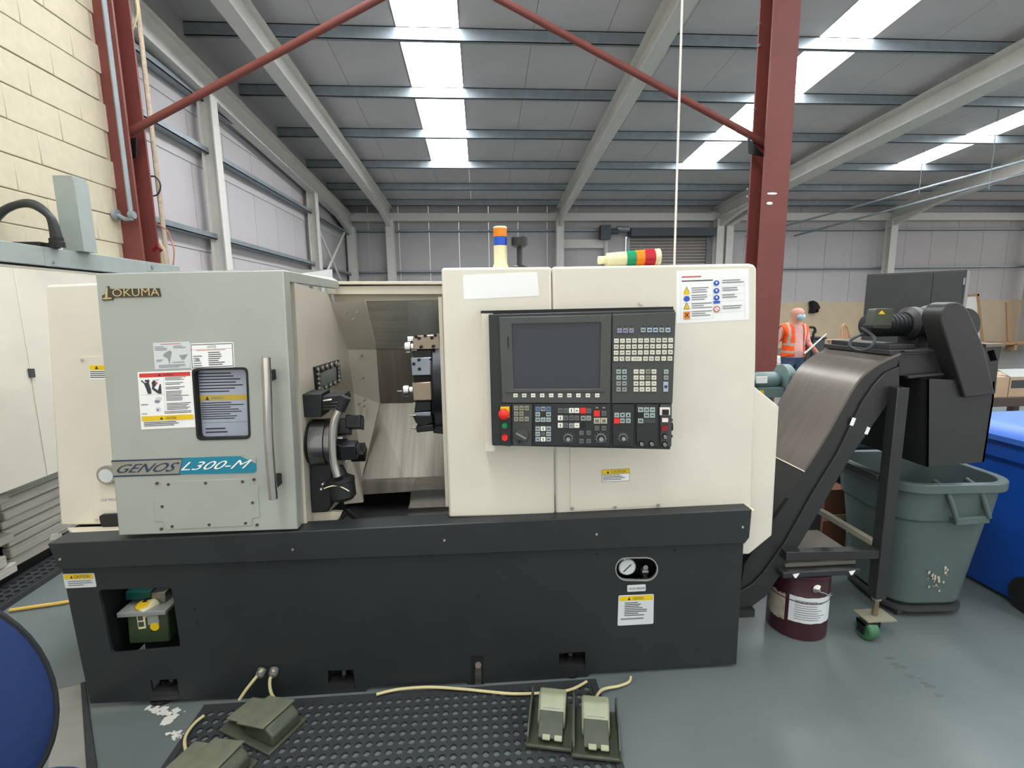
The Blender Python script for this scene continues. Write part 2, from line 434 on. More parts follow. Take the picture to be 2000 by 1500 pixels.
mb = MB(); ze_ = at(1000, 424, 17.75).z; mb.box((-4.4, 17.7, ze_-.13), (24, 17.95, ze_+.13), white); mb.build('eaves_beam', wb, smooth=False)
# roller door
dr = empty('door_1', ((DX0+DX1)/2, YBK, 0), kind='structure')
mb = MB(); zc = at(1300, 462, YBK-.3).z; zt = at(1300, 446, YBK-.3).z
mb.box((DX0+.05, YBK-.5, zc), (DX1+.02, YBK-.02, zt), shutterbox); mb.build('shutter_housing', dr)
z = 0
while z < zc:
    mb = MB(); mb.box((DX0+.12, YBK-.02, z+.004), (DX1-.12, YBK+.03, min(z+.11, zc+.1)-.004), shutter); mb.build('shutter_slat', dr, smooth=False); z += .11
mb = MB()
for xx in (DX0+.02, DX1-.12): mb.box((xx, YBK-.12, 0), (xx+.1, YBK-.02, zc), galv); 
mb.build('guide_rail', dr, smooth=False)
p = at(1183, 452, YBK-.4); mb = MB(); mb.cyl(p-V((.1, 0, 0)), p+V((.45, 0, .0)), .1, shutterbox); mb.box((p.x-.2, p.y-.15, p.z-.28), (p.x+.15, p.y+.15, p.z+.2), shutterbox)
mb.cyl(p+V((.4, 0, .1)), p+V((.85, 0, .08)), .09, galv); mb.build('shutter_motor', dr)
mb = MB(); a = at(1085, 477, YBK-.1); b = at(1180, 475, YBK-.1); mb.box((a.x, YBK-.2, a.z-.15), (b.x, YBK-.02, a.z+.15), white); mb.build('lintel', dr, smooth=False)
mb = MB(); b = at(1183, 480, YBK-.2); mb.cyl((b.x, b.y, 0), (b.x, b.y, b.z+.3), .08, white); mb.build('door_post', dr)

# gable wall (left, far)
XG = -4.42; XGP = -4.2
gw = empty('wall_left', (XG, 11, 0), kind='structure')
y = 3.0
while y < 18.1:
    y1 = min(y+1.1, 18.15); mb = MB()
    q = [V((XG, y+.005, 0)), V((XG, y1-.005, 0)), V((XG, y1-.005, zr(y1)+DK)), V((XG, y+.005, zr(y)+DK))]
    mb.prism(q, (-.06, 0, 0), clad); mb.build('cladding_panel', gw, smooth=False); y = y1
for (u, v), (u2, v2) in (((266, 218), (595, 412)), ((287, 432), (605, 517)), ((252, 110), (600, 345))):
    a = atX(u, v, XG+.15); b = atX(u2, v2, XG+.15); z = (a.z+b.z)/2; mb = MB()
    mb.box((XG+.001, 3, z), (XG+.18, 18, z+.014), galv); mb.box((XG+.17, 3, z), (XG+.18, 18, z+.09), galv); mb.box((XG+.001, 3, z-.2), (XG+.014, 18, z), clad)
    mb.build('girt', gw, smooth=False)

# steel frames
fr = []
GA, GB = atX(683, 443, XGP), atX(255, 58, XGP); GA = GA+(GB-GA)*((GA.y-17.85)/(GA.y-GB.y))
def GZ(y): return GA.z+(GB.z-GA.z)*(y-GA.y)/(GB.y-GA.y)
def rafter(name, far, near, wd, h, label, ext=4):
    a = roofhit(*far, -.42); b = roofhit(*near, -.42)
    if far[0] == 683: a, b = GA, GB
    d = (b-a).normalized(); b = b+d*ext
    if a.y > 17.9: a = a+(b-a)*((a.y-17.9)/(a.y-b.y))
    mb = MB(); ibeam(mb, a, b, wd, h, white)
    # haunch at the eaves
    t = (b-a).normalized(); c = a+t*2.2
    mb.prism([a+V((-.06, 0, -.30)), a+V((-.06, 0, .02)), c+V((-.06, 0, .02))], (.12, 0, 0), white)
    o = mb.build(name, smooth=False); tag(o, label, 'roof beam'); return a
RAF = [((683, 440), (262, 62), .2, 'white roof rafter running along the left gable wall'),
       ((768, 440), (428, 0), .24, 'white roof rafter left of the first bright roof light strip'),
       ((1087, 440), (1292, 91), .24, 'white roof rafter between first and second roof light strips'),
       ((1396, 434), (1990, 142), .46, 'large white roof rafter passing behind the right red column'),
       ((1708, 441), (2000, 338), .26, 'white roof rafter at right edge under the third roof light'),
       ((1978, 443), (2150, 395), .26, 'white roof rafter end at far right corner of the photo')]
for far, near, wd, lb in RAF:
    a = rafter('roof_rafter', far, near, wd, .42, lb)
    fr.append(a)
CL = ['white corner column where gable wall meets back wall', 'white back wall column second from the gable corner', 'white back wall column left of the roller door',
      'white back wall column at right side of the roller door', 'white back wall column behind the dark tall cabinet', 'white back wall column beside the leaning white board']
for a, lb in zip(fr, CL):
    mb = MB(); ibeam(mb, (a.x, 17.72, 0), (a.x, 17.72, a.z+.05), .26, .3, white, side=V((1, 0, 0)), up=V((0, 1, 0))); mb.v = [q+V((0, -.15, 0)) for q in mb.v]
    tag(mb.build('steel_column', smooth=False), lb, 'column')
a = at(1427, 441, 17.6); b = at(1495, 400, 16.2); mb = MB(); ibeam(mb, (a.x, a.y, 0), a, .26, .26, white, up=V((0, 1, 0))); ibeam(mb, a, b, .22, .26, white)
tag(mb.build('steel_column', smooth=False), 'white column with raking top just left of the right red column', 'column')
for u, v, w_, lb in ((404, 205, .2, 'white gable wall post nearest the left red column'), (609, 375, .24, 'white gable wall post beside the crossed bracing')):
    p = atX(u, v, XGP); mb = MB(); ibeam(mb, (XGP, p.y, 0), (XGP, p.y, GZ(p.y)+.02), w_, .22, white, side=V((0, 1, 0)), up=V((1, 0, 0))); mb.v = [q-V((.108, 0, 0)) for q in mb.v]
    tag(mb.build('gable_post', smooth=False), lb, 'column')
mb = MB()
for (u, v), (u2, v2) in (((623, 452), (668, 552)), ((672, 455), (632, 545))):
    a = atX(u, v, XG+.25); b = atX(u2, v2, XG+.25); mb.cyl(a, b, .035, white, n=8)
tag(mb.build('cross_bracing'), 'pale crossed bracing bars in the far left wall bay', 'bracing')
for i, (p, q, lb) in enumerate((((1524, 444), (1960, 325), 'thin steel rod under the roof running right from the red column'), ((1610, 445), (1990, 342), 'thin steel rod under the roof, lower of the two at right'))):
    a = at(*p, 17); b = at(*q, 12.5); a, b = a+(a-b)*.22, b+(b-a)*.35; mb = MB(); mb.cyl(a, b, .03, galv, n=6); tag(mb.build('tie_rod'), lb, 'rod')
for u, v0, v1, Y, lb in ((1948, 235, 370, 11, 'thin hanging wire in front of the third roof light'), (1803, 300, 380, 13, 'thin hanging wire under lower end of third roof light')):
    a = at(u, v0, Y); b = at(u-4, v1, Y); mb = MB(); mb.cyl((a.x, Y, zr(Y)+DK), (a.x, Y, b.z), .008, galv, n=6); tag(mb.build('hanging_wire'), lb, 'wire')

# near left: painted block wall, red columns and braces
YC = 4.6
pL = at(207, 250, YC); pL2 = at(234, 400, YC)
XW = at(199, 150, YC).x
bw = empty('wall_side', (XW, 3, 0), kind='structure')
mb = MB(); mb.box((XW-.2, -1.0, 0), (XW-.012, YC-.004, 6.4), mortar); mb.build('mortar_bed', bw, smooth=False)
blk = None; z0 = atX(0, 294, XW).z; z0 = z0-math.floor(z0/.225)*.225-.225
for r in range(int(6.4/.225)+1):
    z = z0+r*.225
    if z+.22 < 1.6 or z > 6.2: continue
    y = -.1+(.22 if r % 2 else 0)
    while y < YC-.06:
        if blk is None:
            mb = MB(); mb.box((-.012, 0, 0), (0, .4395, .2185), blockm); blk = mb.build('block', bw, bevel=.004, seg=1); blk.location = V((XW, y, z))-wloc(bw)
        else:
            o = blk.copy(); C.objects.link(o); o.location = V((XW+random.uniform(-.002, .002), y, z))-wloc(bw)
        y += .442
blk.data.transform(Matrix.Translation(wloc(bw)))

def red_column(name, x0, Y, label, flip=1):
    mb = MB(); wd = .25; h = .24
    ibeam(mb, (0, 0, 0), (0, 0, 7), wd, h, redsteel, tf=.02, tw=.014, up=V((0, 1, 0)))
    mb.v = [q+V((x0, Y, 0)) for q in mb.v]
    o = mb.build(name, smooth=False); tag(o, label, 'column'); return o
xr0 = at(1503, 262, YC).x; xr1 = at(1540, 262, YC).x
cR = red_column('red_column', at(1522, 200, YC).x+.02, YC, 'red oxide steel column behind the right end of the lathe')
xl = at(228, 330, YC).x
cL = red_column('red_column', xl+.0, YC, 'red oxide steel column at the end of the cream block wall')
def child(mb, name, par, **k): return mb.build(name, par, **k)
# paint chips and bolts on the right column
mb = MB(); f = YP(YC)
for u, v, a_, b_ in ((1508, 378, 10, 2.2), (1503, 397, 6, 3)): mb.add([f.px(u+a_*math.cos(t*.785)*(1+.2*(t % 2)), v+b_*math.sin(t*.785), .0015) for t in range(8)], [tuple(range(8))], paper)
mb.build('bare_paint_patch', cR, smooth=False)
f2 = YP(YC+.2)
for u, v in ((1483, 46), (1474, 213), (1461, 369), (1461, 384), (1483, 88)):
    mb = MB(); f2.disc(mb, u, v, 2.2, -.01, .01, screwlt, 8); mb.build('bolt', cR)
for par, u, v, s in ((cL, 222, 275, 1), (cR, 1497, 270, -1)):
    p = at(u, v, YC); mb = MB(); mb.box((p.x-.1, YC-.03, p.z-.1), (p.x+.1, YC+.18, p.z+.1), redsteel, R=Matrix.Rotation(0, 3, 'Y')) if False else None
    mb.prism([p+V((-.1, .1, .02)), p+V((.12*s, .1, .06)), p+V((.1*s, .1, -.1)), p+V((-.06*s, .1, -.13))], (0, .015, 0), darksteel); mb.build('gusset_plate', par, smooth=False)
mb = MB(); a = at(246, 262, YC+.12); b = at(262, 253, YC+.12); c_ = at(735, 0, YC+.12); mb.cyl(a, c_+(c_-b)*1.45, .032, redsteel, n=12); tag(mb.build('brace_rod'), 'red round brace rod rising right from the left red column', 'bracing')
mb = MB(); a = at(1495, 280, YC+.19); c_ = at(978, 0, YC+.19); mb.cyl(a, c_+(c_-a)*.95, .032, redsteel, n=12); tag(mb.build('brace_rod'), 'red round brace rod rising left from the right red column', 'bracing')
# plaster edge and conduit by the left column
mb = MB(); a = at(247, 40, YC+.26); b = at(293, 510, YC+.26); x_ = (a.x+b.x)/2; mb.box((xl+.125, YC+.285, 0), (xl+.15, YC+.34, 6.2), mat('rough plaster', (178, 162, 142), .9, var=.2, scale=30, bump=.4)); tag(mb.build('plaster_edge', bevel=.02), 'rough cream plaster edge running up behind the left red column', 'plaster edge')
f = YP(YC-.08); mb = MB(); zt = 6.3
a = f.px(215, 20); b = f.px(257, 428); c_ = f.px(192, 420); c_.x = max(c_.x, XW+.03)
mb.tube([V((b.x, a.y, zt)), V((b.x, a.y, 4)), b+V((0, 0, .05)), b, b+V((-.05, 0, 0)), c_], .018, galv, k=0); mb.cyl(c_-V((.02, 0, 0)), c_+V((.01, 0, 0)), .045, galv); mb.cyl(c_+V((.1, 0, 0)), c_+V((.14, 0, 0)), .03, galv)
tag(mb.build('conduit_pipe'), 'galvanised conduit pipe clipped down the left red column', 'pipe')
f = YP(YC+.28); mb = MB(); mb.tube([f.px(p[0], p[1], .012) for p in ((272, 335), (285, 345), (305, 346), (315, 362), (310, 380), (295, 382), (283, 368), (276, 345))], .007, hose); tag(mb.build('wire_loop'), 'thin dark wire loop hanging beside the left red column', 'wire')
f = YP(YC+.262); mb = MB()
for i in range(6): mb.tube([f.px(282+i*.4, 462+i*3.2, 0), f.px(303, 468+i*3.4, 0), f.px(317-i*1.2, 484+i*2.6, .0), f.px(323-i*3.6, 512, 0), f.px(322-i*3.6, 540, 0)], .017, cable if i % 2 else brownsteel if i == 4 else mortar)
mb.cyl(f.px(304, 491, .0), f.px(314, 482, .0), .046, dkred); tag(mb.build('cable_bundle'), 'bundle of cream cables bound with a dark red band beside the left column', 'cable')
mb = MB(); mb.tube([f.px(*p) for p in ((285, 424), (305, 436), (326, 450), (333, 465), (340, 490), (338, 520))], .006, copper); tag(mb.build('loose_wire'), 'thin pink and cream wire hanging below the dark wire loop', 'wire'); mb = MB(); mb.tube([f.px(*p) for p in ((266, 0), (268, 30), (256, 70), (253, 105))], .008, cable)
tag(mb.build('loose_wire'), 'pale loose wire hanging at top of the photo beside the left red column', 'wire')
p = at(1318, 505, 3.0); p2 = at(1326, 0, 3.0)
mb = MB(); mb.cyl((p.x, 3.0, p.z-.3), (p2.x, 3.0, 6.6), .007, white, n=8); tag(mb.build('hanging_cable'), 'pale cable dropping from the roof behind the lathe, left of right red column', 'cable')

# ================================================================ THE LATHE
YB, YF, YD, YR = 1.965, 1.935, 1.945, 2.0
lathe = empty('cnc_lathe', (-.25, 2.5, 0), 'white and charcoal metalworking lathe with open grey sliding door and dark control pendant', 'machine')
fB, fF, fD, fR = YP(YB), YP(YF), YP(YD), YP(YR)
# --- charcoal base
mb = MB()
win = rquad([(192, 1152), (335, 1147), (353, 1265), (218, 1277)], 8)
oval = [(1223+20*math.cos(a), 1111+21*math.sin(a)) for a in [math.radians(90+18*i) for i in range(11)]]+[(1262+21*math.cos(a), 1111+21.5*math.sin(a)) for a in [math.radians(-90+18*i) for i in range(11)]]
jack = [[(293, 1329), (346, 1326), (350, 1358), (299, 1361)], [(640, 1310), (690, 1308), (694, 1346), (641, 1348)], [(1092, 1276), (1143, 1273), (1144, 1308), (1092, 1311)]]
fB.plate(mb, [(118, 1095), (1453, 1046), (1438, 1297), (1150, 1313), (1148, 1324), (946, 1334), (945, 1350), (915, 1351), (912, 1331), (718, 1340), (714, 1358), (410, 1364), (176, 1374)], -.012, 0, charcoal, [win, oval]+jack)
a = fB.px(180, 1200); b = fB.px(1440, 1200)
mb.box((a.x+.03, YB+.22, .04), (b.x-.01, 3.05, .44), black)
mb.box((a.x-.02, YB+.012, .12), (a.x+.01, 3.0, .70), charcoal); mb.box((b.x-.02, YB+.012, .12), (b.x, 3.0, .70), charcoal)
base = mb.build('base_casing', lathe, smooth=False)
mb = MB()
for j in jack[:3]:
    u0 = (j[0][0]+j[3][0])/2; u1 = (j[1][0]+j[2][0])/2; v0 = j[0][1]; v1 = j[3][1]
    pk = MB(); fB.rect(pk, u0-3, v0-3, u1+3, v1+3, -.1, -.07, void)
    fB.plate(pk, [(u0, v1-10), (u1, v1-10), (u1, v1), (u0, v1)], -.06, -.001, convdark)
    pk.cyl(fB.px((u0+u1)/2, v1-8, -.05), fB.px((u0+u1)/2, v0+12, -.05), .012, steel2); pk.cyl(fB.px((u0+u1)/2, v1-16, -.05), fB.px((u0+u1)/2, v1-9, -.05), .024, darksteel, n=6)
    pk.build('levelling_jack', lathe)
mb = MB(); fB.rect(mb, 920, 1281, 944, 1349, 0, .002, void); fB.rect(mb, 928, 1303, 940, 1340, 0, .006, steel2); fB.disc(mb, 934, 1297, 6, 0, .01, screwlt); mb.build('latch_bar', lathe)
for u, v in ((318, 1381), (1118, 1335)):
    q = fl(u, v-14); mb = MB(); mb.lathe((q.x, YB+.05, 0), (0, 0, 1), [(.055, 0), (.055, .012), (.035, .02), (.014, .022), (.014, .08)], darksteel); mb.build('levelling_foot', lathe)
# --- sloping band with ledge
mb = MB(); mb.prism([fF.px(92, 1062), fF.px(1469, 995), fF.px(1464, 1050), fF.px(1455, 1062), fF.px(115, 1113)], (0, .10, 0), charcoal)
band = mb.build('base_band', lathe, bevel=.004)
for u, v in ((572, 1073), (868, 1055), (1165, 1043), (1450, 1029), (118, 1092)):
    mb = MB(); fF.disc(mb, u, v, 2.4, 0, .004, screwlt, 10); mb.build('screw', band)
# --- lubrication unit behind the window
fL = YP(2.04); lub = MB()
fL.plate(lub, [(247, 1198), (327, 1194), (332, 1254), (252, 1258)], -.12, 0, oil); lubo = lub.build('lubrication_tank', lathe, bevel=.006)
mb = MB(); fL.plate(mb, [(231, 1195), (326, 1190), (327, 1198), (232, 1204)], -.16, .012, keygray); mb.build('tank_lid', lubo, bevel=.003)
mb = MB(); c_ = fL.px(272, 1184, -.03); mb.lathe(c_-V((0, 0, .03)), (0, -.15, 1), [(.028, 0), (.03, .012), (.03, .022), (.022, .028)], yellow); mb.build('filler_cap', lubo)
mb = MB(); fL.plate(mb, [(267, 1199), (283, 1198), (286, 1226), (272, 1228)], 0, .004, ivory); fL.plate(mb, [(270, 1202), (280, 1201), (281, 1210), (271, 1211)], 0, .0055, olivedk); fL.plate(mb, [(271, 1214), (282, 1213), (283, 1222), (273, 1223)], 0, .0055, olivedk); mb.build('level_gauge', lubo, smooth=False)
mb = MB(); fL.plate(mb, [(288, 1200), (309, 1199), (312, 1218), (290, 1220)], 0, .003, keygray); mb.build('rating_plate', lubo, smooth=False)
mb = MB(); fL.disc(mb, 303, 1223, 9, 0, .004, yellow, 16); mb.build('yellow_sticker', lubo)
mb = MB(); g = YP(2.12); g.plate(mb, [(250, 1152), (300, 1150), (300, 1166), (252, 1168)], -.05, .02, mat('dark teal pump', (18, 92, 84), .5)); g.plate(mb, [(303, 1150), (331, 1149), (331, 1188), (305, 1190)], -.05, .03, steel2); mb.cyl(g.px(300, 1178, .08), g.px(312, 1170, .02), .025, ivory); g.disc(mb, 296, 1170, 9, .02, .05, darksteel); mb.build('pump_motor', lubo, bevel=.004)
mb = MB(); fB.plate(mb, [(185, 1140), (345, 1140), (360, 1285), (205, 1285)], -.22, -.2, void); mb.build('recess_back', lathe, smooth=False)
# --- pressure gauge window
ring = MB(); N = len(oval)
def grow(p, k): cx, cy = 1242.5, 1111; dx = 1 if p[0] > cx else -1; c0 = (1223 if p[0] < cx else 1262); return (c0+(p[0]-c0)*k, cy+(p[1]-cy)*k)
fB.plate(ring, [grow(p, 1.09) for p in oval], -.004, .004, keygray, [[grow(p, .99) for p in oval]]); ring.build('oval_trim', lathe)
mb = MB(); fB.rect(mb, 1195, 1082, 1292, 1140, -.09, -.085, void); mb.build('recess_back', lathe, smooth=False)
g = YP(2.0); mb = MB(); g.disc(mb, 1224, 1106, 17, -.03, .008, chrome, 24); gg = mb.build('pressure_gauge', lathe)
mb = MB(); g.disc(mb, 1224, 1106, 15, .008, .010, papergray, 24); mb.build('dial_face', gg)
mb = MB(); q = [g.px(1216, 1113, .0115), g.px(1231, 1099, .0115), g.px(1232, 1101, .0115), g.px(1217, 1115, .0115)]; mb.add(q, [(0, 1, 2, 3)], ink); mb.build('needle', gg, smooth=False)
mb = MB(); g.disc(mb, 1259, 1106, 5, -.02, .012, chrome); mb.cyl(g.px(1258, 1112, -.01), g.px(1262, 1132, -.01), .011, brownsteel); mb.cyl(g.px(1254, 1118, -.01), g.px(1266, 1118, -.01), .014, steel2); mb.build('valve', lathe)
sticker('pressure_label', base, fB, [(1225, 1143), (1261, 1141), (1261, 1154), (1225, 1156)], papergray, [('text', 'CHUCK PRESSURE', .08, .38, .95, .7, ink)], r=2)
sticker('caution_label', base, fB, [(1208, 1163), (1277, 1160), (1276, 1218), (1206, 1222)], papergray,
        [('bar', .03, .03, .97, .19, yellow), ('tri', .3, .11, .045, .055, ink), ('text', 'CAUTION', .4, .07, .7, .16, ink), ('lines', .18, .24, .85, .72, 8, ink), ('lines', .08, .76, .9, .88, 1, inkgray)], r=3)
sticker('caution_label', base, fB, [(123, 1121), (184, 1119), (189, 1146), (128, 1149)], papergray,
        [('bar', .03, .05, .95, .38, yellow), ('tri', .26, .22, .045, .1, ink), ('text', 'CAUTION', .34, .12, .84, .32, ink), ('lines', .12, .5, .94, .92, 3, inkgray)], r=3)
for u, v in ((935, 1163), (380, 1189), (384, 1216), (1165, 1083), (1318, 1075)):
    mb = MB(); fB.disc(mb, u, v, 2.4, 0, .003, black, 8); mb.build('plug', base)
# --- right hand front covers (a shell: front, top and right side)
mb = MB(); top = fR.px(900, 522).z
fR.plate(mb, [(862, 523), (1077, 521), (1084, 1006), (877, 1011)], -.03, 0, cream)
a, b = fR.px(864, 523), fR.px(1076, 521); mb.prism([a+V((0, .004, 0)), b+V((0, .004, 0)), b+V((0, 1.1, 0)), a+V((0, 1.1, 0))], (0, 0, -.03), cream)
coverL = mb.build('front_cover', lathe, bevel=.010, seg=3)
mb = MB(); fR.plate(mb, [(1079, 521), (1464, 514.5), (1474, 517), (1478.5, 525), (1477, 700), (1469, 993), (1086, 1006)], -.03, 0, cream)
a, b = fR.px(1080, 521), fR.px(1470, 516); mb.prism([a+V((0, .004, 0)), b+V((0, .004, 0)), b+V((0, 1.1, 0)), a+V((0, 1.1, 0))], (0, 0, -.03), cream)
b = fR.px(1478, 530); c_ = fR.px(1469, 990); mb.prism([b+V((0, .01, 0)), c_+V((0, .01, 0)), c_+V((0, 1.0, 0)), b+V((0, 1.0, 0))], (-.03, 0, 0), cream)
coverR = mb.build('front_cover', lathe, bevel=.010, seg=3)
mb = MB(); q = YP(1.99); q.plate(mb, [(1086, 1006), (1470, 993), (1471, 996), (1086, 1010)], -.06, .02, lip); mb.build('cover_lip', lathe, smooth=False)
mb = MB(); fR.plate(mb, [(1113, 874), (1291, 866), (1292, 987), (1114, 997)], 0, .003, cream); acc = mb.build('access_panel', coverR, bevel=.001, seg=1)
for u, v in ((1117, 992), (1201, 990), (1285, 986)): mb = MB(); fR.disc(mb, u, v, 3.2, .003, .007, screwlt, 12); mb.build('screw', coverR)
mb = MB(); fR.disc(mb, 1251, 592, 3.5, 0, .005, screwlt, 12); mb.build('screw', coverR)
sticker('caution_label', coverR, fR, [(1175, 917), (1229, 914), (1229, 938.5), (1175, 941)], paper,
        [('bar', 0, 0, 1, 1, ink), ('bar', .012, .03, .988, .37, yellow), ('bar', .012, .4, .988, .97, paper), ('tri', .22, .2, .05, .12, ink), ('text', 'CAUTION', .33, .09, .86, .3, ink), ('lines', .03, .45, .97, .92, 4, ink)], d=.003)
sticker('blank_paper', coverL, fR, [(904, 537), (1049, 531), (1053, 578), (906, 585)], paper, [], r=4)
items = [('lines', .07, .11, .36, .17, 1, inkred), ('lines', .07, .19, .6, .24, 1, ink)]
for y, sym in ((.4, 'y'), (.54, 'b'), (.7, 'y'), (.85, 'x')):
    if sym == 'y': items += [('tri', .14, y-.03, .045, .065, ink), ('tri', .14, y-.025, .036, .052, yellow), ('bar', .125, y-.01, .155, y+.03, ink)]
    if sym == 'y' and y == .4: items += [('bar', .1, y+.015, .18, y+.06, yellow)]
    if sym == 'b': items += [('disc', .14, y, .045, .055, keyblue2), ('disc', .14, y, .042, .05, bluelens), ('bar', .115, y-.015, .165, y+.015, paper)]
    if sym == 'x': items += [('bar', .095, y-.07, .185, y+.075, orange), ('poly', [(.11, y-.04), (.12, y-.05), (.17, y+.035), (.16, y+.045)], ink), ('poly', [(.16, y-.05), (.17, y-.04), (.12, y+.045), (.11, y+.035)], ink)]
    items.append(('lines', .21, y-.07, .49, y+.05, 3, inkgray)); items.append(('bar', .08, y+.085, .5, y+.088, keygray))
for y, sym in ((.26, 'b'), (.41, 'b'), (.545, 'b'), (.76, 'r')):
    if sym == 'b': items += [('disc', .55, y, .04, .052, bluelens), ('disc', .55, y-.008, .013, .02, paper), ('bar', .54, y, .565, y+.028, paper)]
    else: items += [('disc', .55, y, .045, .06, redband), ('disc', .55, y, .032, .043, paper), ('poly', [(.525, y-.035), (.53, y-.043), (.575, y+.035), (.57, y+.043)], redband), ('bar', .54, y-.02, .56, y+.02, ink)]
    items.append(('lines', .63, y-.055, .93, y+.03, 2, inkgray)); items.append(('bar', .51, y+.07, .93, y+.073, keygray))
items += [('bar', .505, .605, .595, .655, bluelens), ('bar', .055, .26, .057, .95, keygray), ('bar', .5, .25, .502, .95, keygray), ('bar', .93, .25, .932, .95, keygray), ('bar', .2, .26, .201, .95, keygray), ('bar', .615, .25, .616, .95, keygray)]
sticker('safety_poster', coverR, fR, [(1321, 529), (1462, 524.5), (1463, 624), (1321, 632)], paper, items)
# --- rear right side panel
q = YP(2.09); mb = MB(); q.plate(mb, [(1440, 740), (1470, 752), (1522, 794), (1508, 1046), (1463, 1083), (1440, 1083)], -.035, 0, cream); mb.build('rear_side_panel', lathe, bevel=.006)
# --- left housing
q = YP(2.25); mb = MB(); q.plate(mb, [(88, 557), (230, 551), (262, 1024), (117, 1027)], -.9, 0, cream); house = mb.build('headstock_housing', lathe, bevel=.01)
mb = MB(); q.plate(mb, [(157, 697), (240, 694), (250, 1020), (184, 1022)], 0, .003, cream); mb.build('access_panel', house, bevel=.001, seg=1)
for u, v in ((162, 703), (190, 1015)): mb = MB(); q.disc(mb, u, v, 3, .003, .007, screwlt, 10); mb.build('screw', house)
sticker('caution_label', house, q, [(176, 713), (222, 713), (224, 741), (177, 741)], paper, [('bar', 0, 0, 1, .34, yellow), ('tri', .3, .16, .08, .12, ink), ('lines', .02, .42, .95, .95, 4, ink)], d=.003)
mb = MB(); q.disc(mb, 214, 926, 20, 0, .018, keygray, 28); q.disc(mb, 214, 926, 18, .018, .022, chrome, 28); gz = mb.build('round_gauge', house)
mb = MB(); q.disc(mb, 214, 926, 14, .0225, .0235, papergray, 24); mb.build('gauge_glass', gz)
mb = MB(); q.text(mb, 'LINE PRESSURE', [(198, 974), (238, 972), (238, 977), (198, 979)], .0035, inkgray); mb.build('small_print', house, smooth=False)
mb = MB(); q.plate(mb, rquad([(199, 1003), (240, 1001), (243, 1040), (226, 1040), (212, 1030), (203, 1022)], 6), .003, .02, navy if False else black); mb.build('cable_grommet', house)
mb = MB(); a0 = at(131, 1030, 2.25); a1 = at(250, 1026, 2.25); b1 = at(252, 1051, 2.02); b0 = at(157, 1054, 2.02); mb.prism([a0, a1, b1, b0], (0, 0, -.05), lip); mb.build('cream_ledge', lathe, bevel=.003)
mb = MB(); a0 = at(100, 1042, 2.4); a1 = at(158, 1039, 2.3); b1 = at(143, 1052, 2.15); b0 = at(96, 1054, 2.2); mb.prism([a0, a1, b1, b0], (0, 0, -.06), keygray); mb.build('grey_ledge', lathe, bevel=.003)
mb = MB(); r0 = at(130, 1042, 2.2); mb.box((r0.x-.02, 2.2, .45), (-.78, 3.1, r0.z), black); mb.build('bed_casing', lathe, smooth=False)
# --- sliding door
mb = MB(); fD.plate(mb, [(186, 534), (553, 527.5), (582, 1034), (232, 1046)], -.065, 0, doorgray,
                    [rrect(0, 0, 0, 0, 0) and rquad([(377, 722), (483, 719), (488, 855), (387, 858)], 9)])
door = mb.build('sliding_door', lathe, bevel=.004)
mb = MB(); q = YP(1.975); q.plate(mb, [(370, 712), (492, 712), (495, 866), (380, 866)], -.02, 0, mat('laminated window film', (158, 166, 184), .15, var=.12, scale=3)); wdw = mb.build('door_window', door, smooth=False)
mb = MB(); fD.plate(mb, rquad([(375, 719.5), (484, 717), (490, 857), (385, 860)], 10), -.025, .004, black, [rquad([(379.5, 724), (481, 721.5), (486, 853.5), (388.5, 856)], 8)]); mb.build('window_gasket', door)
sticker('window_notice', wdw, q, [(386, 722), (480, 720), (486, 852), (394, 855)], mat('film tint', (166, 174, 188), .2), [('lines', .02, .05, .96, .36, 7, ink), ('bar', .0, .38, 1, .455, mat('faded yellow', (196, 168, 60), .5)), ('tri', .17, .42, .04, .03, ink), ('text', 'WARNING', .25, .4, .52, .44, inkgray), ('lines', .03, .485, .97, .75, 8, ink), ('bar', 0, .78, 1, .783, ink), ('lines', .1, .86, .6, .96, 2, ink)])
R_ = [('bar', .0, .0, 1, 1, paper), ('bar', .028, .025, .972, .098, redband), ('tri', .4, .06, .035, .022, ink), ('text', 'WARNING', .47, .045, .66, .08, ink),
      ('bar', .03, .4, .47, .403, ink), ('bar', .465, .1, .468, .75, inkgray), ('lines', .5, .105, .92, .17, 3, ink), ('lines', .5, .2, .95, .25, 2, ink), ('lines', .5, .275, .95, .33, 2, ink), ('lines', .5, .35, .97, .53, 7, ink), ('lines', .5, .56, .97, .69, 5, ink), ('lines', .45, .7, .95, .75, 2, ink),
      ('lines', .03, .56, .25, .6, 1, inkgray), ('disc', .33, .52, .05, .03, keypurple), ('disc', .36, .47, .06, .03, papergray), ('disc', .34, .66, .05, .04, papergray), ('disc', .33, .67, .02, .02, keyblue2), ('lines', .03, .72, .2, .75, 1, inkgray),
      ('poly', [(.05, .15), (.075, .14), (.13, .19), (.17, .18), (.185, .13), (.215, .14), (.2, .2), (.23, .3), (.235, .38), (.2, .385), (.17, .38), (.14, .28), (.11, .2)], ink), ('disc', .155, .155, .025, .02, ink),
      ('poly', [(.25, .19), (.3, .14), (.35, .2), (.29, .28), (.36, .33), (.4, .22), (.42, .22), (.42, .39), (.36, .385), (.25, .3), (.26, .24)], ink), ('disc', .34, .2, .022, .018, inkred), ('poly', [(.33, .145), (.42, .135), (.33, .155)], ink),
      ('bar', .028, .77, .972, .855, yellow), ('tri', .39, .815, .035, .024, ink), ('text', 'CAUTION', .46, .795, .66, .84, ink), ('lines', .06, .875, .93, .96, 3, ink)]
sticker('warning_label', door, fD, [(269, 727), (374.5, 723), (383, 834), (276.5, 839)], paper, R_)
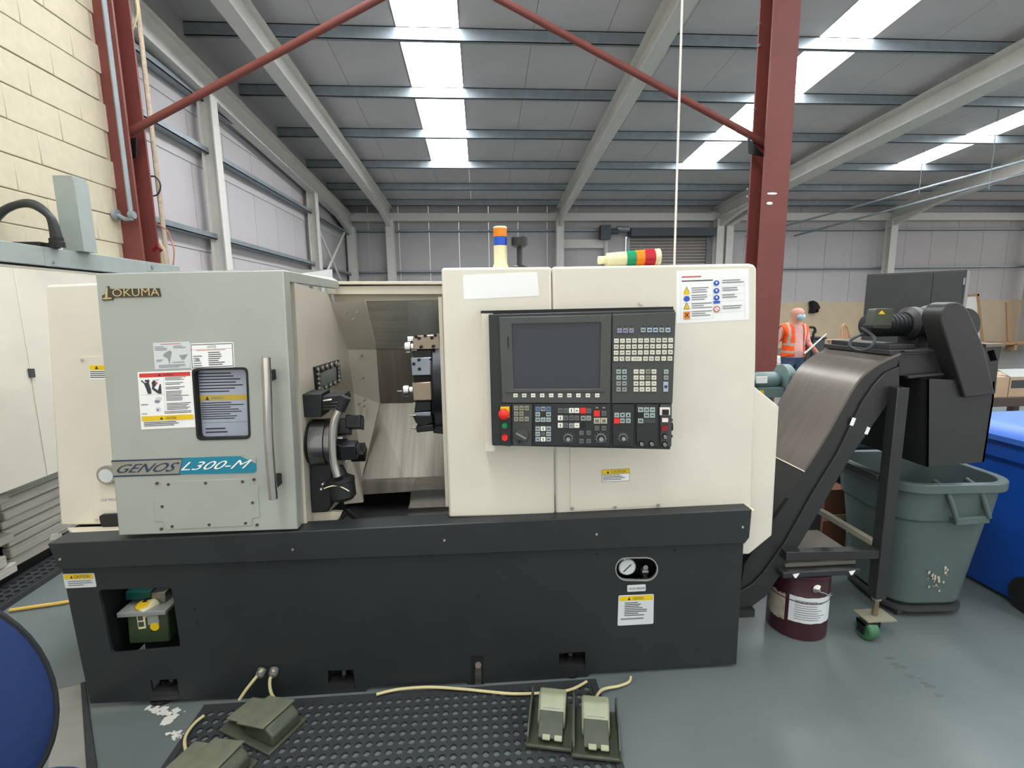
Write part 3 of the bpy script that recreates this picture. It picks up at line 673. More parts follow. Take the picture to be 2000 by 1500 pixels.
sticker('notice_label', door, fD, [(371, 671), (456, 668), (458.5, 717), (374, 721.5)], paper, [('bar', .02, .04, .98, .96, ink), ('bar', .035, .07, .965, .93, paper), ('bar', .035, .24, .965, .25, ink), ('text', 'NOTICE', .4, .1, .6, .2, ink), ('lines', .15, .27, .86, .32, 1, inkred), ('lines', .41, .36, .82, .92, 7, ink), ('lines', .06, .48, .28, .94, 5, inkgray), ('disc', .16, .62, .05, .06, keygray)], r=3)
sticker('setting_label', door, fD, [(299, 670), (370.5, 667), (372.5, 718.5), (303, 721.5)], papergray, [('lines', .2, .05, .78, .1, 1, inkred), ('lines', .04, .14, .4, .32, 3, inkgray), ('lines', .55, .14, .97, .26, 2, inkgray), ('poly', [(.3, .4), (.45, .3), (.5, .36), (.45, .6), (.42, .85), (.38, .6), (.25, .5)], keygray), ('poly', [(.7, .5), (.94, .48), (.82, .68), (.76, .66)], keygray), ('lines', .06, .64, .28, .74, 2, inkgray), ('lines', .5, .75, .95, .8, 1, inkgray), ('lines', .12, .84, .9, .97, 3, inkgray)])
# emblem
mb = MB(); o1 = [(201, 577), (209, 574), (209, 559.5), (214, 559), (214.5, 564), (219, 564.5), (312, 563), (315.5, 579), (222.5, 581.5), (222, 586), (201, 587)]
fD.plate(mb, o1, 0, .004, mat('badge dark outline', (66, 62, 50), .4)); fD.plate(mb, [(203, 582), (220, 581), (220, 584), (203, 585)], .004, .006, gold); fD.plate(mb, [(207, 582), (210.5, 560.5), (212.5, 560.5), (212.5, 581)], .004, .006, gold)
fD.plate(mb, [(214, 571), (219.5, 570), (219.5, 574), (214, 575)], .004, .005, panelgray)
fD.text(mb, 'OKUMA', [(221, 564.5), (312.5, 562), (313.5, 577.5), (222, 579.5)], .006, gold)
mb.build('maker_emblem', door, smooth=False)
mb = MB(); fD.plate(mb, [(218, 899), (358, 894.5), (354, 927), (222, 931.5)], 0, .002, navy); fD.plate(mb, [(219, 902), (356, 897), (350, 924.5), (222, 928.5)], 0, .003, silver)
fD.plate(mb, [(358, 894), (480, 890), (500, 893), (501, 919), (496, 923), (351, 926)], 0, .0028, teal); fD.plate(mb, [(470, 890.5), (484, 890), (500, 893), (501, 905)], 0, .0034, doorgray)
fD.text(mb, 'GENOS', [(232, 907), (347, 902.5), (342, 920), (231, 923.5)], .0042, navy, .12); fD.text(mb, 'GENOS', [(232.5, 907), (347.5, 902.5), (342.5, 920), (231.5, 923.5)], .0041, navy, .12)
fD.text(mb, 'L300-M', [(363, 902), (487, 897), (484, 914), (361, 918)], .0042, paper, .12)
mb.build('model_badge', door, smooth=False)
# cover plate with screws
mb = MB(); fD.plate(mb, [(316, 941), (487, 934), (488, 949), (504, 949), (508, 1009), (493, 1012), (493, 1026), (324, 1034), (320, 1018), (303, 1018), (303, 958), (318, 957)], 0, .003, doorgray); mb.build('cover_plate', door, bevel=.001, seg=1)
for u, v in ((307.5, 943.5), (330, 945.5), (402.5, 943), (474.5, 940), (496.5, 936), (318, 988.5), (494, 981), (316, 1032.5), (337.5, 1027.5), (409.5, 1024), (480.5, 1021), (502.5, 1024.5)):
    mb = MB(); fD.disc(mb, u, v, 2.8, 0, .006, screw, 10); mb.build('screw', door)
# handle
mb = MB(); H0 = YP(1.87); mb.tube([H0.px(519, 698), H0.px(522, 760), H0.px(524, 830), H0.px(527, 890), H0.px(534, 974)], .0165, chrome, n=16, k=8)
fD.plate(mb, rquad([(524, 722), (538, 721), (540, 741), (527, 742)], 2), 0, .06, black); fD.plate(mb, rquad([(539, 924), (550, 924), (551, 945), (541, 946)], 2), 0, .06, black)
mb.build('door_handle', door)
# door top return and wear strip
mb = MB(); a0 = at(553, 527.5, 1.99); dpt = 2.68; a1 = at(661, 549, dpt)
mb.prism([a0, a1, at(661, 564, dpt), at(556, 549, 1.99)], (-.03, 0, 0), doorgray); mb.prism([a0+V((-.03, 0, 0)), a1+V((-.03, 0, 0)), a1+V((-.5, 0, 0)), a0+V((-.5, 0, 0))], (0, 0, -.01), doorgray)
mb.build('door_top_rail', door, bevel=.002)
# --- header beam
q = YP(2.72); mb = MB(); q.plate(mb, [(640, 573), (880, 560), (880, 577), (642, 576)], -.04, .0, lip) if False else None
q.plate(mb, [(655, 550), (880, 550), (880, 556), (655, 556)], -.1, .02, lip); q.plate(mb, [(660, 556), (880, 556), (880, 560), (660, 560)], -.05, -.02, mat('maroon seal', (84, 56, 54), .6))
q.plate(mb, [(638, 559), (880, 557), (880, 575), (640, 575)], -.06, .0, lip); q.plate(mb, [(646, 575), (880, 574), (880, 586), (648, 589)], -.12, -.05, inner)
mb.build('header_beam', lathe, bevel=.003)
mb = MB(); q.plate(mb, [(631, 570), (642, 574), (648, 594), (633, 594)], -.03, .01, doorgray); q.disc(mb, 636, 590, 2, .01, .015, ink, 8); mb.build('header_bracket', lathe, smooth=False)
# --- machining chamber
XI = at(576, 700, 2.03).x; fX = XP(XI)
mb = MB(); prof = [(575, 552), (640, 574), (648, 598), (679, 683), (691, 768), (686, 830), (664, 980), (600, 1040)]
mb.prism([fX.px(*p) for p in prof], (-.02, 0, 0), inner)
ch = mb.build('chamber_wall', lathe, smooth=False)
mb = MB()
fold = [fX.px(*p) for p in ((646, 592), (648, 598), (679, 683), (691, 768), (680, 870), (672, 985))]
edge = [at(u, v, fo.y+.07) for (u, v), fo in zip(((712, 586), (714, 592), (735, 683), (742, 788), (706, 935), (709, 981)), fold)]
for i in range(5):
    a, b, c_, d_ = fold[i], edge[i], edge[i+1], fold[i+1]
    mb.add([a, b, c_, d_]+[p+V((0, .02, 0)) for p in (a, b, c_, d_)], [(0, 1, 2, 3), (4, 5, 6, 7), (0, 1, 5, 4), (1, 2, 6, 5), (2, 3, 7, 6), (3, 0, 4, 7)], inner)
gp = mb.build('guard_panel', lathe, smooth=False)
for u, v, k in ((676, 610, .3), (698, 610, .6), (697, 651, .4), (703, 678, .5), (706, 695, .5), (709, 739, .5), (712, 782, .5), (701, 790, .3), (711, 794, .5), (690, 623, .4)):
    mb = MB(); q = YP(fold[2].y+.02 if v > 640 else fold[1].y+.05); q.disc(mb, u, v, 1.8, -.02, .012, keygray, 8); mb.build('screw', gp)
# porthole
mb = MB(); W4 = [(611, 717), (658, 703), (661, 745), (616, 770)]; W4i = [(621, 728), (655, 714.5), (656, 742), (623, 757)]
fX.plate(mb, W4, 0, .012, darksteel, [W4i]); ph = mb.build('porthole_frame', ch)
mb = MB(); fX.plate(mb, W4i, -.01, .004, glass if False else mat('milky pane', (150, 160, 154), .2, var=.25, scale=6)); mb.build('porthole_pane', ph, smooth=False)
for i in range(18):
    e = i/18*4; k = int(e); t = e-k; p = V(W4[k]).lerp(V(W4[(k+1) % 4]), t).lerp(V(W4i[k]).lerp(V(W4i[(k+1) % 4]), t), .5)
    mb = MB(); fX.disc(mb, p.x, p.y, 1.6, .012, .018, screwlt, 8); mb.build('bolt', ph)
# stainless back sheets
def quad(name, pts, m, par=lathe, th=.012):
    mb = MB(); P = [at(u, v, y) for u, v, y in pts]; mb.prism(P, (0, th, 0), m); return mb.build(name, par, smooth=False)
e1, e2, e3, e4 = edge[1].y, edge[2].y, edge[3].y, edge[4].y
quad('back_sheet', [(690, 560, 3.02), (800, 560, 3.02), (800, 684, 3.10), (722, 684, 3.10)], steel2); quad('back_sheet', [(796, 560, 3.0), (985, 560, 3.0), (985, 690, 3.08), (800, 684, 3.08)], steel)
quad('back_sheet', [(722, 684, 3.07), (985, 684, 3.07), (985, 789, 3.14), (735, 788, 3.14)], midsheet)
quad('back_sheet', [(735, 788, 3.14), (806, 787, 3.14), (789, 934, 2.78), (700, 942, 2.78)], slope); quad('back_sheet', [(806, 786, 3.11), (985, 786, 3.11), (985, 926, 2.76), (788, 933, 2.76)], slope)
quad('guard_apron', [(706, 940, 2.74), (985, 926, 2.74), (985, 948, 2.72), (709, 966, 2.72)], midsheet, th=.03)
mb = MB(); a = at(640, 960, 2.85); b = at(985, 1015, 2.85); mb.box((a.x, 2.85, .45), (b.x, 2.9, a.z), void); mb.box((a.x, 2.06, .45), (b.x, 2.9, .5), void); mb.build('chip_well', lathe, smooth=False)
mb = MB(); a = at(600, 1000, 2.3); b = at(985, 1030, 2.3); mb.box((a.x, 2.05, .60), (b.x, 2.30, .66), charcoal); mb.build('chip_tray', lathe, smooth=False)
mb = MB(); a = at(652, 1034, 1.99); b = at(878, 1021, 1.99); mb.cyl(a, b, .004, chrome, n=8); mb.build('sill_edge', lathe)
mb = MB(); q = YP(2.4)
for v0, v1, y in ((958, 985, 0), (985, 1000, .05), (1000, 1022, .09)): q.plate(mb, [(803-y*60, v0), (890, v0-4), (890, v1-4), (800-y*60, v1)], -.2, y, steel)
mb.build('way_cover', lathe, bevel=.004)
# headstock, chuck, jaws
xs0 = at(590, 868, 2.22); ZC = at(640, 866, 2.12).z; CY = 2.14; x0, x1 = at(588, 868, 2.08).x, at(656, 868, 2.08).x
sp = MB(); sp.lathe((x0-.1, CY, ZC), (1, 0, 0), [(.093, 0), (.093, .13), (.1, .135)], darksteel, 32); sp.build('spindle_nose', lathe)
mb = MB(); mb.lathe((x0+.035, CY, ZC), (1, 0, 0), [(.095, 0), (.105, .004), (.105, .065), (.098, .068), (.098, .075), (.105, .078), (.105, .11), (.1, x1-x0-.035)], mat('ground steel', (120, 120, 118), .22, .9), 40); ck = mb.build('chuck', lathe)
for a_ in (100, 220, 340):
    R = Matrix.Rotation(math.radians(a_), 3, 'X'); mb = MB()
    mb.box((0, -.03, .03), (.045, .03, .10), darksteel, R=R, c=(x1, CY, ZC)); mb.box((.03, -.033, .055), (.095, .033, .115), darksteel, R=R, c=(x1, CY, ZC)); mb.box((.09, -.02, .05), (.1, .02, .1), convdark, R=R, c=(x1, CY, ZC))
    mb.build('chuck_jaw', ck, bevel=.004)
mb = MB(); mb.cyl((x1, CY, ZC), (x1+.02, CY, ZC), .035, steel2); mb.build('draw_sleeve', ck)
q = YP(2.08); mb = MB(); q.plate(mb, [(582, 771), (628, 769), (628, 815), (587, 815)], -.12, 0, black); q.plate(mb, [(626, 776), (668, 772), (672, 782), (665, 800), (628, 802)], -.12, -.01, black); q.plate(mb, [(630, 781), (648, 779), (648, 783), (630, 785)], -.01, 0, screwlt)
for i in range(3): q.plate(mb, [(628, 787+i*6), (664, 785+i*6), (664, 788+i*6), (628, 790+i*6)], -.01, -.004, convdark)
mb.build('chuck_hood', lathe, bevel=.005)
q = YP(2.02); mb = MB(); P = [q.px(*p) for p in ((672, 788), (662, 803), (653, 826), (650, 862), (652, 900), (659, 930))]; mb.tube(P, .0175, chrome, n=16, k=8); gt = mb.build('bent_guard_tube', lathe)
mb = MB(); mb.cyl(q.px(664, 801), q.px(676, 775), .021, black); mb.build('tube_ferrule', gt)
mb = MB(); c_ = q.px(658, 950, -.06); k = q.sc(658, 950); mb.lathe(c_+V((0, 0, .03)), (.12, -.1, -1), [(.018, -.04), (.03, 0), (27*k, .015), (27*k, .03), (26*k, .033), (25*k, .095), (18*k, .11)], black, 28); mb.build('coolant_pot', lathe)
mb = MB(); c_ = q.px(655, 951, -.01); mb.tube([q.px(632+i*5.5, 955-8*math.sin(i/9*math.pi)+i*.6, -.005) for i in range(10)], .0025, ivory, n=6); mb.build('pot_rim', lathe)
mb = MB(); q.plate(mb, [(596, 912), (640, 912), (638, 1000), (632, 1012), (597, 1014)], -.16, -.06, black); q.plate(mb, [(592, 905), (645, 905), (640, 925), (595, 925)], -.2, -.1, darksteel)
for u, v in ((625, 952), (622, 962)): q.disc(mb, u, v, 3, -.06, -.03, screwlt, 10)
mb.build('chuck_cylinder_block', lathe, bevel=.006)
mb = MB(); q = YP(2.1); q.plate(mb, [(597, 1003), (634, 999), (668, 1000), (655, 1030), (598, 1036)], -.02, 0, lip); mb.build('corner_guard', lathe, smooth=False)
mb = MB(); mb.cyl(at(648, 1036, 2.05), at(678, 998, 2.15), .009, black); mb.cyl(at(678, 998, 2.15), at(716, 1028, 2.05), .012, black); mb.build('rubber_hose', lathe)
mb = MB()
for i in range(60):
    p = at(random.uniform(660, 705), random.uniform(1008, 1030), 2.1); p.z = .662+random.uniform(0, .03); s = random.uniform(.004, .012); R = Matrix.Rotation(random.uniform(0, 3), 3, V((random.random(), random.random(), random.random()+.01)).normalized()); mb.box((-s, -s*.4, -s*.15), (s, s*.4, s*.15), chip, R=R, c=p)
mb.build('swarf', lathe, stuff=True, smooth=False)
# turret and tool holders
q = YP(2.42); mb = MB(); mb.lathe((at(848, 750, 2.6).x, 2.62, at(848, 745, 2.6).z), (1, 0, 0), [(.23, 0), (.26, .01), (.26, .1), (.2, .12), (.2, .25)], darksteel, 12); mb.build('turret', lathe, bevel=.004)
def holder(poly, m, front, dep=.09, name='tool_holder'):
    mb = MB(); YP(front).plate(mb, poly, -dep, 0, m); return mb.build(name, lathe, bevel=.004)
h1 = holder([(806, 657), (857, 653), (861, 682), (806, 683)], brownsteel, 2.44); holder([(806, 684), (866, 682), (866, 697), (808, 700)], darksteel, 2.45)
h2 = holder([(802, 699), (864, 697), (866, 732), (804, 734)], bluesteel, 2.43); holder([(806, 734), (864, 732), (866, 745), (810, 746)], black, 2.47)
h3 = holder([(804, 748), (852, 745), (853, 781), (807, 783)], brownsteel, 2.42); holder([(852, 745), (868, 744), (868, 784), (853, 786)], darksteel, 2.45)
h4 = holder([(812, 784), (842, 783), (842, 802), (809, 806)], darksteel, 2.46); holder([(808, 806), (842, 804), (842, 813), (808, 813)], bluesteel, 2.45); holder([(806, 813), (843, 812), (846, 826), (824, 834), (812, 826)], black, 2.45); holder([(812, 834), (846, 829), (848, 842), (814, 845)], darksteel, 2.44)
holder([(842, 786), (880, 784), (880, 850), (846, 846)], convdark, 2.5)
for hh, pts in ((h1, ((812, 658), (830, 656), (850, 655), (822, 678), (846, 677), (818, 661), (843, 660))), (h2, ((808, 711), (819, 721), (846, 724), (818, 703), (842, 702))), (h3, ((815, 752), (842, 750), (822, 780), (847, 778)))):
    for u, v in pts: mb = MB(); YP(2.425).disc(mb, u, v, 3.2, -.02, .004, black, 10); mb.build('cap_screw', hh)
for h, v, u0, u1, r in ((h1, 679, 790, 807, 11), (h3, 763, 787, 803, 11)):
    y = 2.46; a = at(u0, v, y); b = at(u1, v, y); k = y/960; mb = MB(); mb.lathe(a, (1, 0, 0), [(r*k*.8, 0), (r*k, .006), (r*k, .03), (r*k*.7, .034), (r*k*.7, b.x-a.x+.02)], chrome, 20); mb.build('collet_nut', h)
mb = MB(); a = at(776, 764, 2.46); mb.cyl(a, a+V((.04, 0, 0)), .003, chrome, n=8); mb.build('drill_bit', h3)
mb = MB(); a = at(797, 663, 2.5); mb.cyl(a, a+V((.04, 0, 0)), .016, chrome); mb.build('coolant_nozzle', h1)
for v in (811, 836): mb = MB(); a = at(797 if v == 811 else 801, v, 2.45); b = at(812, v, 2.45); mb.cyl(a, b, .002, chrome, r1=.008, n=8); mb.build('boring_bar', h4)
mb = MB(); q = YP(2.3); a = at(868, 700, 2.3); mb.box((a.x, 2.05, .8), (a.x+.015, 2.9, 1.70), inner); mb.build('chamber_side', lathe, smooth=False)
# --- things standing on the covers
zt = fR.px(980, 521).z
q = YP(2.06); p = q.px(978, 521); p.z = zt; k = q.sc(978, 490)
def zz(v): return q.px(978, v).z
mb = MB(); mb.lathe((p.x, 2.06, zt-.002), (0, 0, 1), [(16*k, 0), (16*k, .004), (13*k, .02), (13*k, zz(479)-zt)], ivory, 24); sl = mb.build('stack_light', lathe)
for v0, v1, m, nm in ((479, 463, bluelens, 'lens'), (463, 447, orange, 'lens'), (447, 443, ivory, 'cap')):
    mb = MB(); mb.lathe((p.x, 2.06, zz(v0)), (0, 0, 1), [(13.2*k, 0), (13.2*k, zz(v1)-zz(v0)-.002), (12.4*k, zz(v1)-zz(v0))], m, 24); mb.build(nm, sl)
p = q.px(1015, 521)
mb = MB(); mb.lathe((p.x, 2.06, zt-.002), (0, 0, 1), [(16*k, 0), (16*k, .006), (7*k, .012), (5.5*k, .02), (5.5*k, zz(484)-zt), (12*k, zz(483)-zt), (16*k, zz(480)-zt), (16*k, zz(464)-zt), (14*k, zz(461)-zt), (3*k, zz(460.5)-zt)], panelblack, 24); mb.build('antenna_knob', lathe)

# ================================================================ CONTROL PENDANT (part of the lathe)
A_, B_ = at(953, 614, 1.87), at(1320, 605, 1.757)
fp = Fr(A_, V((B_.x-A_.x, B_.y-A_.y, 0)), (0, 0, -1))
pend = MB(); fp.plate(pend, [(953, 614), (1320, 604.5), (1311, 880), (960, 872)], -.11, -.012, panelblack); pend = pend.build('control_pendant', lathe, bevel=.004)
def zp(x, y): return (940+x*.2, 600+y*.2)
def zq(*p): return [zp(*a) for a in p]
mb = MB(); q = YP(1.99); q.plate(mb, [(940, 612), (962, 612), (966, 872), (948, 872)], -.02, .07, cream); q.plate(mb, [(939, 607), (1304, 599), (1304, 606), (939, 612)], -.02, .06, black); mb.build('pendant_bracket', lathe)
# front modules
mb = MB(); fp.plate(mb, zq((172, 97), (1272, 70), (1262, 940), (200, 936)), -.012, 0, bezel, [zq((300, 165), (1165, 148), (1158, 795), (315, 797))]); bz = mb.build('screen_bezel', pend, bevel=.003)
mb = MB(); fp.plate(mb, zq((240, 818), (1190, 795), (1210, 830), (235, 835)), 0, .004, panelgray); mb.build('bezel_ledge', bz, bevel=.002)
mb = MB(); fp.plate(mb, zq((295, 160), (1170, 143), (1163, 800), (310, 802)), -.03, -.009, glass); mb.build('screen', pend, smooth=False)
mb = MB(); fp.plate(mb, zq((256, 285), (265, 285), (268, 400), (260, 400)), 0, .001, void); mb.build('card_slot', bz, smooth=False)
mb = MB(); fp.plate(mb, zq((1282, 70), (1902, 45), (1868, 940), (1272, 940)), -.012, 0, panelgray); mb.build('keyboard_panel', pend, bevel=.003)
for a0, a1, m in ((172, 290, panelblack), (296, 496, panelgray), (505, 1262, panelblack), (1272, 1494, panelblack), (1503, 1731, panelblack), (1739, 1862, panelgray)):
    x0 = a0+8; x1 = a1
    mb = MB(); fp.plate(mb, zq((x0, 948), (x1, 948), (x1-4, 1362), (x0+6, 1352)), -.012, -.001, m); mb.build('switch_panel', pend, bevel=.002)
rk = random.Random(3)
def key(x, y, w_=42, h_=40, m=keycream, leg=1, d=.004):
    mb = MB(); fp.plate(mb, zq((x-w_/2, y-h_/2), (x+w_/2, y-h_/2), (x+w_/2, y+h_/2), (x-w_/2, y+h_/2)), -.003, d, m)
    if leg:
        t = inkgray if m in (keycream, keywhite) else ink
        k = rk.uniform(.2, .34); j = rk.uniform(.08, .16)
        u = zq((x-w_*k, y-h_*j), (x+w_*k, y-h_*j), (x+w_*k, y+h_*j), (x-w_*k, y+h_*j))
        if leg == 1: mb.add([fp.px(*p, d+.0004) for p in u], [(0, 1, 2, 3)], t)
        sh = {'up': ((0, -.3), (.28, .22), (-.28, .22)), 'dn': ((0, .3), (.28, -.22), (-.28, -.22))}.get(leg)
        if sh: mb.add([fp.px(*zp(x+a*w_, y+b*h_), d+.0004) for a, b in sh], [(0, 1, 2)], void)
        if leg == 'bh': mb.add([fp.px(*zp(x+a*w_, y+b*h_), d+.0004) for a, b in ((-.3, -.08), (.3, -.08), (.3, .08), (-.3, .08))], [(0, 1, 2, 3)], void)
        if leg == 'bv': mb.add([fp.px(*zp(x+a*w_, y+b*h_), d+.0004) for a, b in ((-.08, -.32), (.08, -.32), (.08, .32), (-.08, .32))], [(0, 1, 2, 3)], void)
    return mb.build('key', pend, smooth=False)
for x in (335, 420, 507, 595, 683, 771, 860, 948, 1040, 1132): key(x, 860, 42, 36, keywhite if x not in (335, 420) else keycream)
for x in (1350, 1407, 1465): key(x, 227, 46, 44, keypurple)
for x, m in ((1580, keyteal), (1642, keyblue), (1700, keyblue), (1760, keyteal), (1820, keyblue)): key(x, 222, 46, 44, m)
for r, y in enumerate((328, 386, 444)):
    for c in range(10): key(1319+c*58.8-r*1.5, y-c*.7, 45, 42, keycream)
for x in (1315, 1372, 1430, 1603, 1660, 1718, 1780, 1840): key(x, 503-(x-1315)*.005, 45, 42)
key(1515, 503, 102, 42)
for y in (628, 686, 744, 801):
    for x in (1340, 1397): key(x, y, 44, 42, keyteal if y < 700 else keygray)
    for x in (1510, 1568, 1626, 1685): key(x, y, 46, 42, keycream if not (x == 1626 and y < 700) else keybeige)
key(1804, 629, 44, 42, keyteal); key(1803, 686, 44, 42, keygray); key(1800, 775, 46, 96, keyblue)
for x, y in [(x, 187) for x in (1350, 1407, 1465, 1580, 1642, 1700, 1760, 1820)]+[(1340, 590), (1392, 590)]:
    mb = MB(); fp.disc(mb, *zp(x, y), 1, 0, .002, void, 8); mb.build('indicator', pend)
def knob(x, y, r, m, name, h=.016, r1=None): mb = MB(); fp.disc(mb, *zp(x, y), r*.2, 0, h, m, 20, (r1 or r*.86)*.2); return mb.build(name, pend)
mb = MB(); fp.plate(mb, zq((188, 970), (275, 970), (275, 1075), (188, 1075)), 0, .004, yellow); mb.build('yellow_plate', pend, smooth=False)
mb = MB(); c_ = fp.px(*zp(225, 1035), 0); k = fp.sc(*zp(225, 1035))*.2; mb.lathe(c_, fp.n, [(26*k, 0), (26*k, .012), (50*k, .014), (53*k, .02), (50*k, .028), (36*k, .033), (10*k, .035)], red, 28); mb.build('emergency_stop', pend)
knob(230, 1153, 30, green, 'push_button', .012); knob(232, 1270, 33, red, 'push_button', .014)
for y in (985, 1038, 1090):
    for x in (342, 393, 444):
        if (x, y) != (444, 1038): key(x, y, 42, 42, keybeige)
b = knob(398, 1240, 70, panelgray, 'handwheel', .014, 64)
mb = MB(); fp.plate(mb, zq((330, 1225), (350, 1215), (445, 1268), (430, 1285)), .014, .018, keydk); fp.plate(mb, zq((338, 1220), (350, 1215), (445, 1268), (438, 1276)), .018, .02, keygray); mb.build('handwheel_bar', b, bevel=.001)
mb = MB(); fp.disc(mb, *zp(375, 1300), 3, .014, .03, black, 12); mb.build('crank_knob', b)
for y, row in ((992, ((552, keyblue2), (604, keygray), (657, keyblue2))), (1044, ((552, keyteal), (657, keyteal))), (1097, ((552, keyteal), (604, keyteal), (657, keyteal)))):
    for x, m in row: key(x, y, 46, 42, m)
for y in (1185, 1235, 1287):
    for x in (552, 604, 657):
        if (x, y) == (604, 1235): key(x, y, 40, 34, keydk, 0); continue
        key(x, y, 46, 42, keywhite if x == 604 else keyteal, 'bv' if x == 604 else ('bh' if y == 1235 else 1))
for x, y, m in ((772, 1008, keydk), (827, 1008, keydk), (880, 1008, keywhite), (933, 1008, keywhite), (1050, 1010, keydk), (772, 1080, keywhite), (825, 1080, keydk), (880, 1080, keydk), (933, 1080, keydk), (995, 1082, keygray), (1048, 1082, keygray), (772, 1152, keywhite), (825, 1152, keydk), (880, 1155, keygray), (933, 1153, keywhite)): key(x, y, 48, 46, m, 'bv' if m is keywhite and x in (772, 880) else 1)
key(994, 1008, 56, 54, red, 0, .006); key(995, 1152, 44, 46, black, 0)
for x in (978, 1048):
    for y in (1225, 1305): key(x, y, 44, 42, keydk)
key(1128, 1036, 58, 56, red, 0, .006); key(1197, 1036, 46, 46, keydk)
for x in (1130, 1197):
    key(x, 1108, 60, 54, keycream, 0, .003); key(x, 1108, 44, 40, keybeige, 1, .005); key(x, 1180, 44, 44, keydk)
    mb = MB(); fp.rect(mb, *zp(x-14, 976), *zp(x+12, 986), 0, .002, olive); mb.build('indicator', pend, smooth=False)
for x, y, r in ((848, 1280, 44), (1168, 1280, 48), (1385, 1275, 42)):
    mb = MB(); c_ = zp(x, y); fp.disc(mb, *c_, r*.2, 0, .003, keygray, 24); fp.disc(mb, *c_, r*.17, .003, .016, panelblack, 20, r*.15); fp.disc(mb, *c_, r*.09, .016, .02, keygray, 16)
    for i in range(9):
        a = math.radians(-220+i*32); mb.add([fp.px(*zp(x+math.cos(a+e)*rr, y+math.sin(a+e)*rr), .001) for e, rr in ((-.03, r*1.12), (.03, r*1.12), (.03, r*1.35), (-.03, r*1.35))], [(0, 1, 2, 3)], keygray)
    mb.build('rotary_switch', pend)
for x, y, m, l in ((1322, 1052, keyteal, 1), (1378, 1052, keyteal, 'dn'), (1434, 1052, keyteal, 'up'), (1378, 1107, keyteal, 1), (1434, 1107, keyteal, 1)): key(x, y, 46, 44, m, l)
key(1322, 1107, 54, 52, red, 0, .006)
for x, y in ((1555, 1000), (1612, 1000), (1670, 1000), (1612, 1055), (1670, 1055), (1555, 1108)): key(x, y, 50, 46, keyteal)
key(1553, 1055, 50, 46, black, 0)
mb = MB(); fp.rect(mb, *zp(1585, 1090), *zp(1700, 1130), 0, .001, panelgray); mb.build('blank_plate', pend, smooth=False)
def jackp(x, y): mb = MB(); fp.disc(mb, *zp(x, y), 5.4, 0, .004, void, 16); fp.disc(mb, *zp(x, y), 3.2, .004, .016, keygray, 14); fp.disc(mb, *zp(x, y), 1.4, .016, .017, ink, 8); mb.build('key_switch', pend)
for x, y in ((1562, 1330), (1660, 1330), (1790, 1260), (1787, 1335)): jackp(x, y)
key(1792, 1015, 100, 74, keywhite, 0, .004); key(1795, 1022, 62, 50, black, 0, .010); key(1793, 1100, 58, 38, keywhite, 0, .006); key(1790, 1178, 66, 52, dkred, 0, .008)
for y, r in ((1125, 3), (1190, 9), (1285, 3)):
    p = fp.px(*zp(1852, y), -.04); mb = MB(); mb.cyl(p, p+fp.ex*.014, .0018*r, black); mb.build('side_connector', pend)

# ================================================================ loose signal tower lying on the covers
zt = fR.px(1200, 519).z
y0, y1 = 2.06, 2.045; k = y1/960
p0 = at(1182, 512, y0); p1 = at(1288, 500, y1); p0.z = zt+.029; p1.z = zt+.0375
ax = (p1-p0).normalized(); Lw = (p1-p0).length
lt = empty('signal_tower', (p0+p1)/2-V((0, 0, .03)), 'signal tower lying on its side with green, amber and red lenses', 'lamp')
def seg(t0, t1, m, name, extra=0):
    mb = MB(); r = lambda t: .027+(.0345-.027)*t
    mb.lathe(p0+ax*(t0*Lw), ax, [(r(t0)*.97, 0), (r(t0)+extra, .002), (r(t1)+extra, (t1-t0)*Lw-.002), (r(t1)*.97, (t1-t0)*Lw)], m, 28); return mb.build(name, lt)
seg(.02, .38, ivory, 'tower_body'); seg(.38, .55, greenlens, 'lens', .001); seg(.55, .71, orange, 'lens', .001); seg(.71, .90, redlens, 'lens', .001); seg(.90, 1.0, ivory, 'end_cap')
mb = MB(); mb.cyl(p0-ax*.03, p0+ax*.01, .016, ivory); mb.build('plug', lt)
mb = MB()
for i in range(16):
    a = i/16*2*math.pi; s_ = ax.orthogonal().normalized(); o_ = s_*math.cos(a)+ax.cross(s_)*math.sin(a); c_ = p0+ax*.012+o_*.0236; mb.cyl(c_-ax*.005, c_+ax*.005, .0018, ink, n=6)
mb.build('vent_ring', lt)

# ================================================================ CHIP CONVEYOR
CF, CBK = 2.15, 2.60          # front and rear faces
conv = empty('chip_conveyor', (1.7, 2.35, 0), 'charcoal chip conveyor rising from the lathe on a castor frame', 'conveyor')
fc = YP(CF)
lower = [(1757, 790), (1734, 789), (1686, 858), (1658, 899), (1611, 980), (1572, 1048), (1532, 1112), (1496, 1165), (1470, 1184), (1440, 1190)]
line = [(1440, 1156), (1448, 1154), (1470, 1141), (1490, 1120), (1532, 1062), (1586, 966), (1636, 885), (1684, 786), (1709, 750), (1730, 728), (1757, 716)]
mb = MB(); fc.plate(mb, lower+line, -.05, 0, convdark); mb.build('side_plate', conv, bevel=.003)
cov = [(1457, 1104), (1468, 1087), (1507, 1028), (1544, 976), (1572, 921), (1610, 862), (1670, 756), (1692, 731), (1722, 708), (1759, 692)]
up = [(p.x, p.y) for p in smooth_path([V((u, v, 0)) for u, v in ((1572, 921), (1610, 862), (1645, 800), (1670, 757), (1684, 738), (1700, 723), (1722, 708), (1745, 697), (1762, 690))], 4)]
cov = cov[:4]+[(u+1.5, v+2) for u, v in up]
mb = MB(); fc.plate(mb, line[1:]+cov[::-1], -.04, -.012, convdark); mb.build('side_flange', conv, bevel=.002)
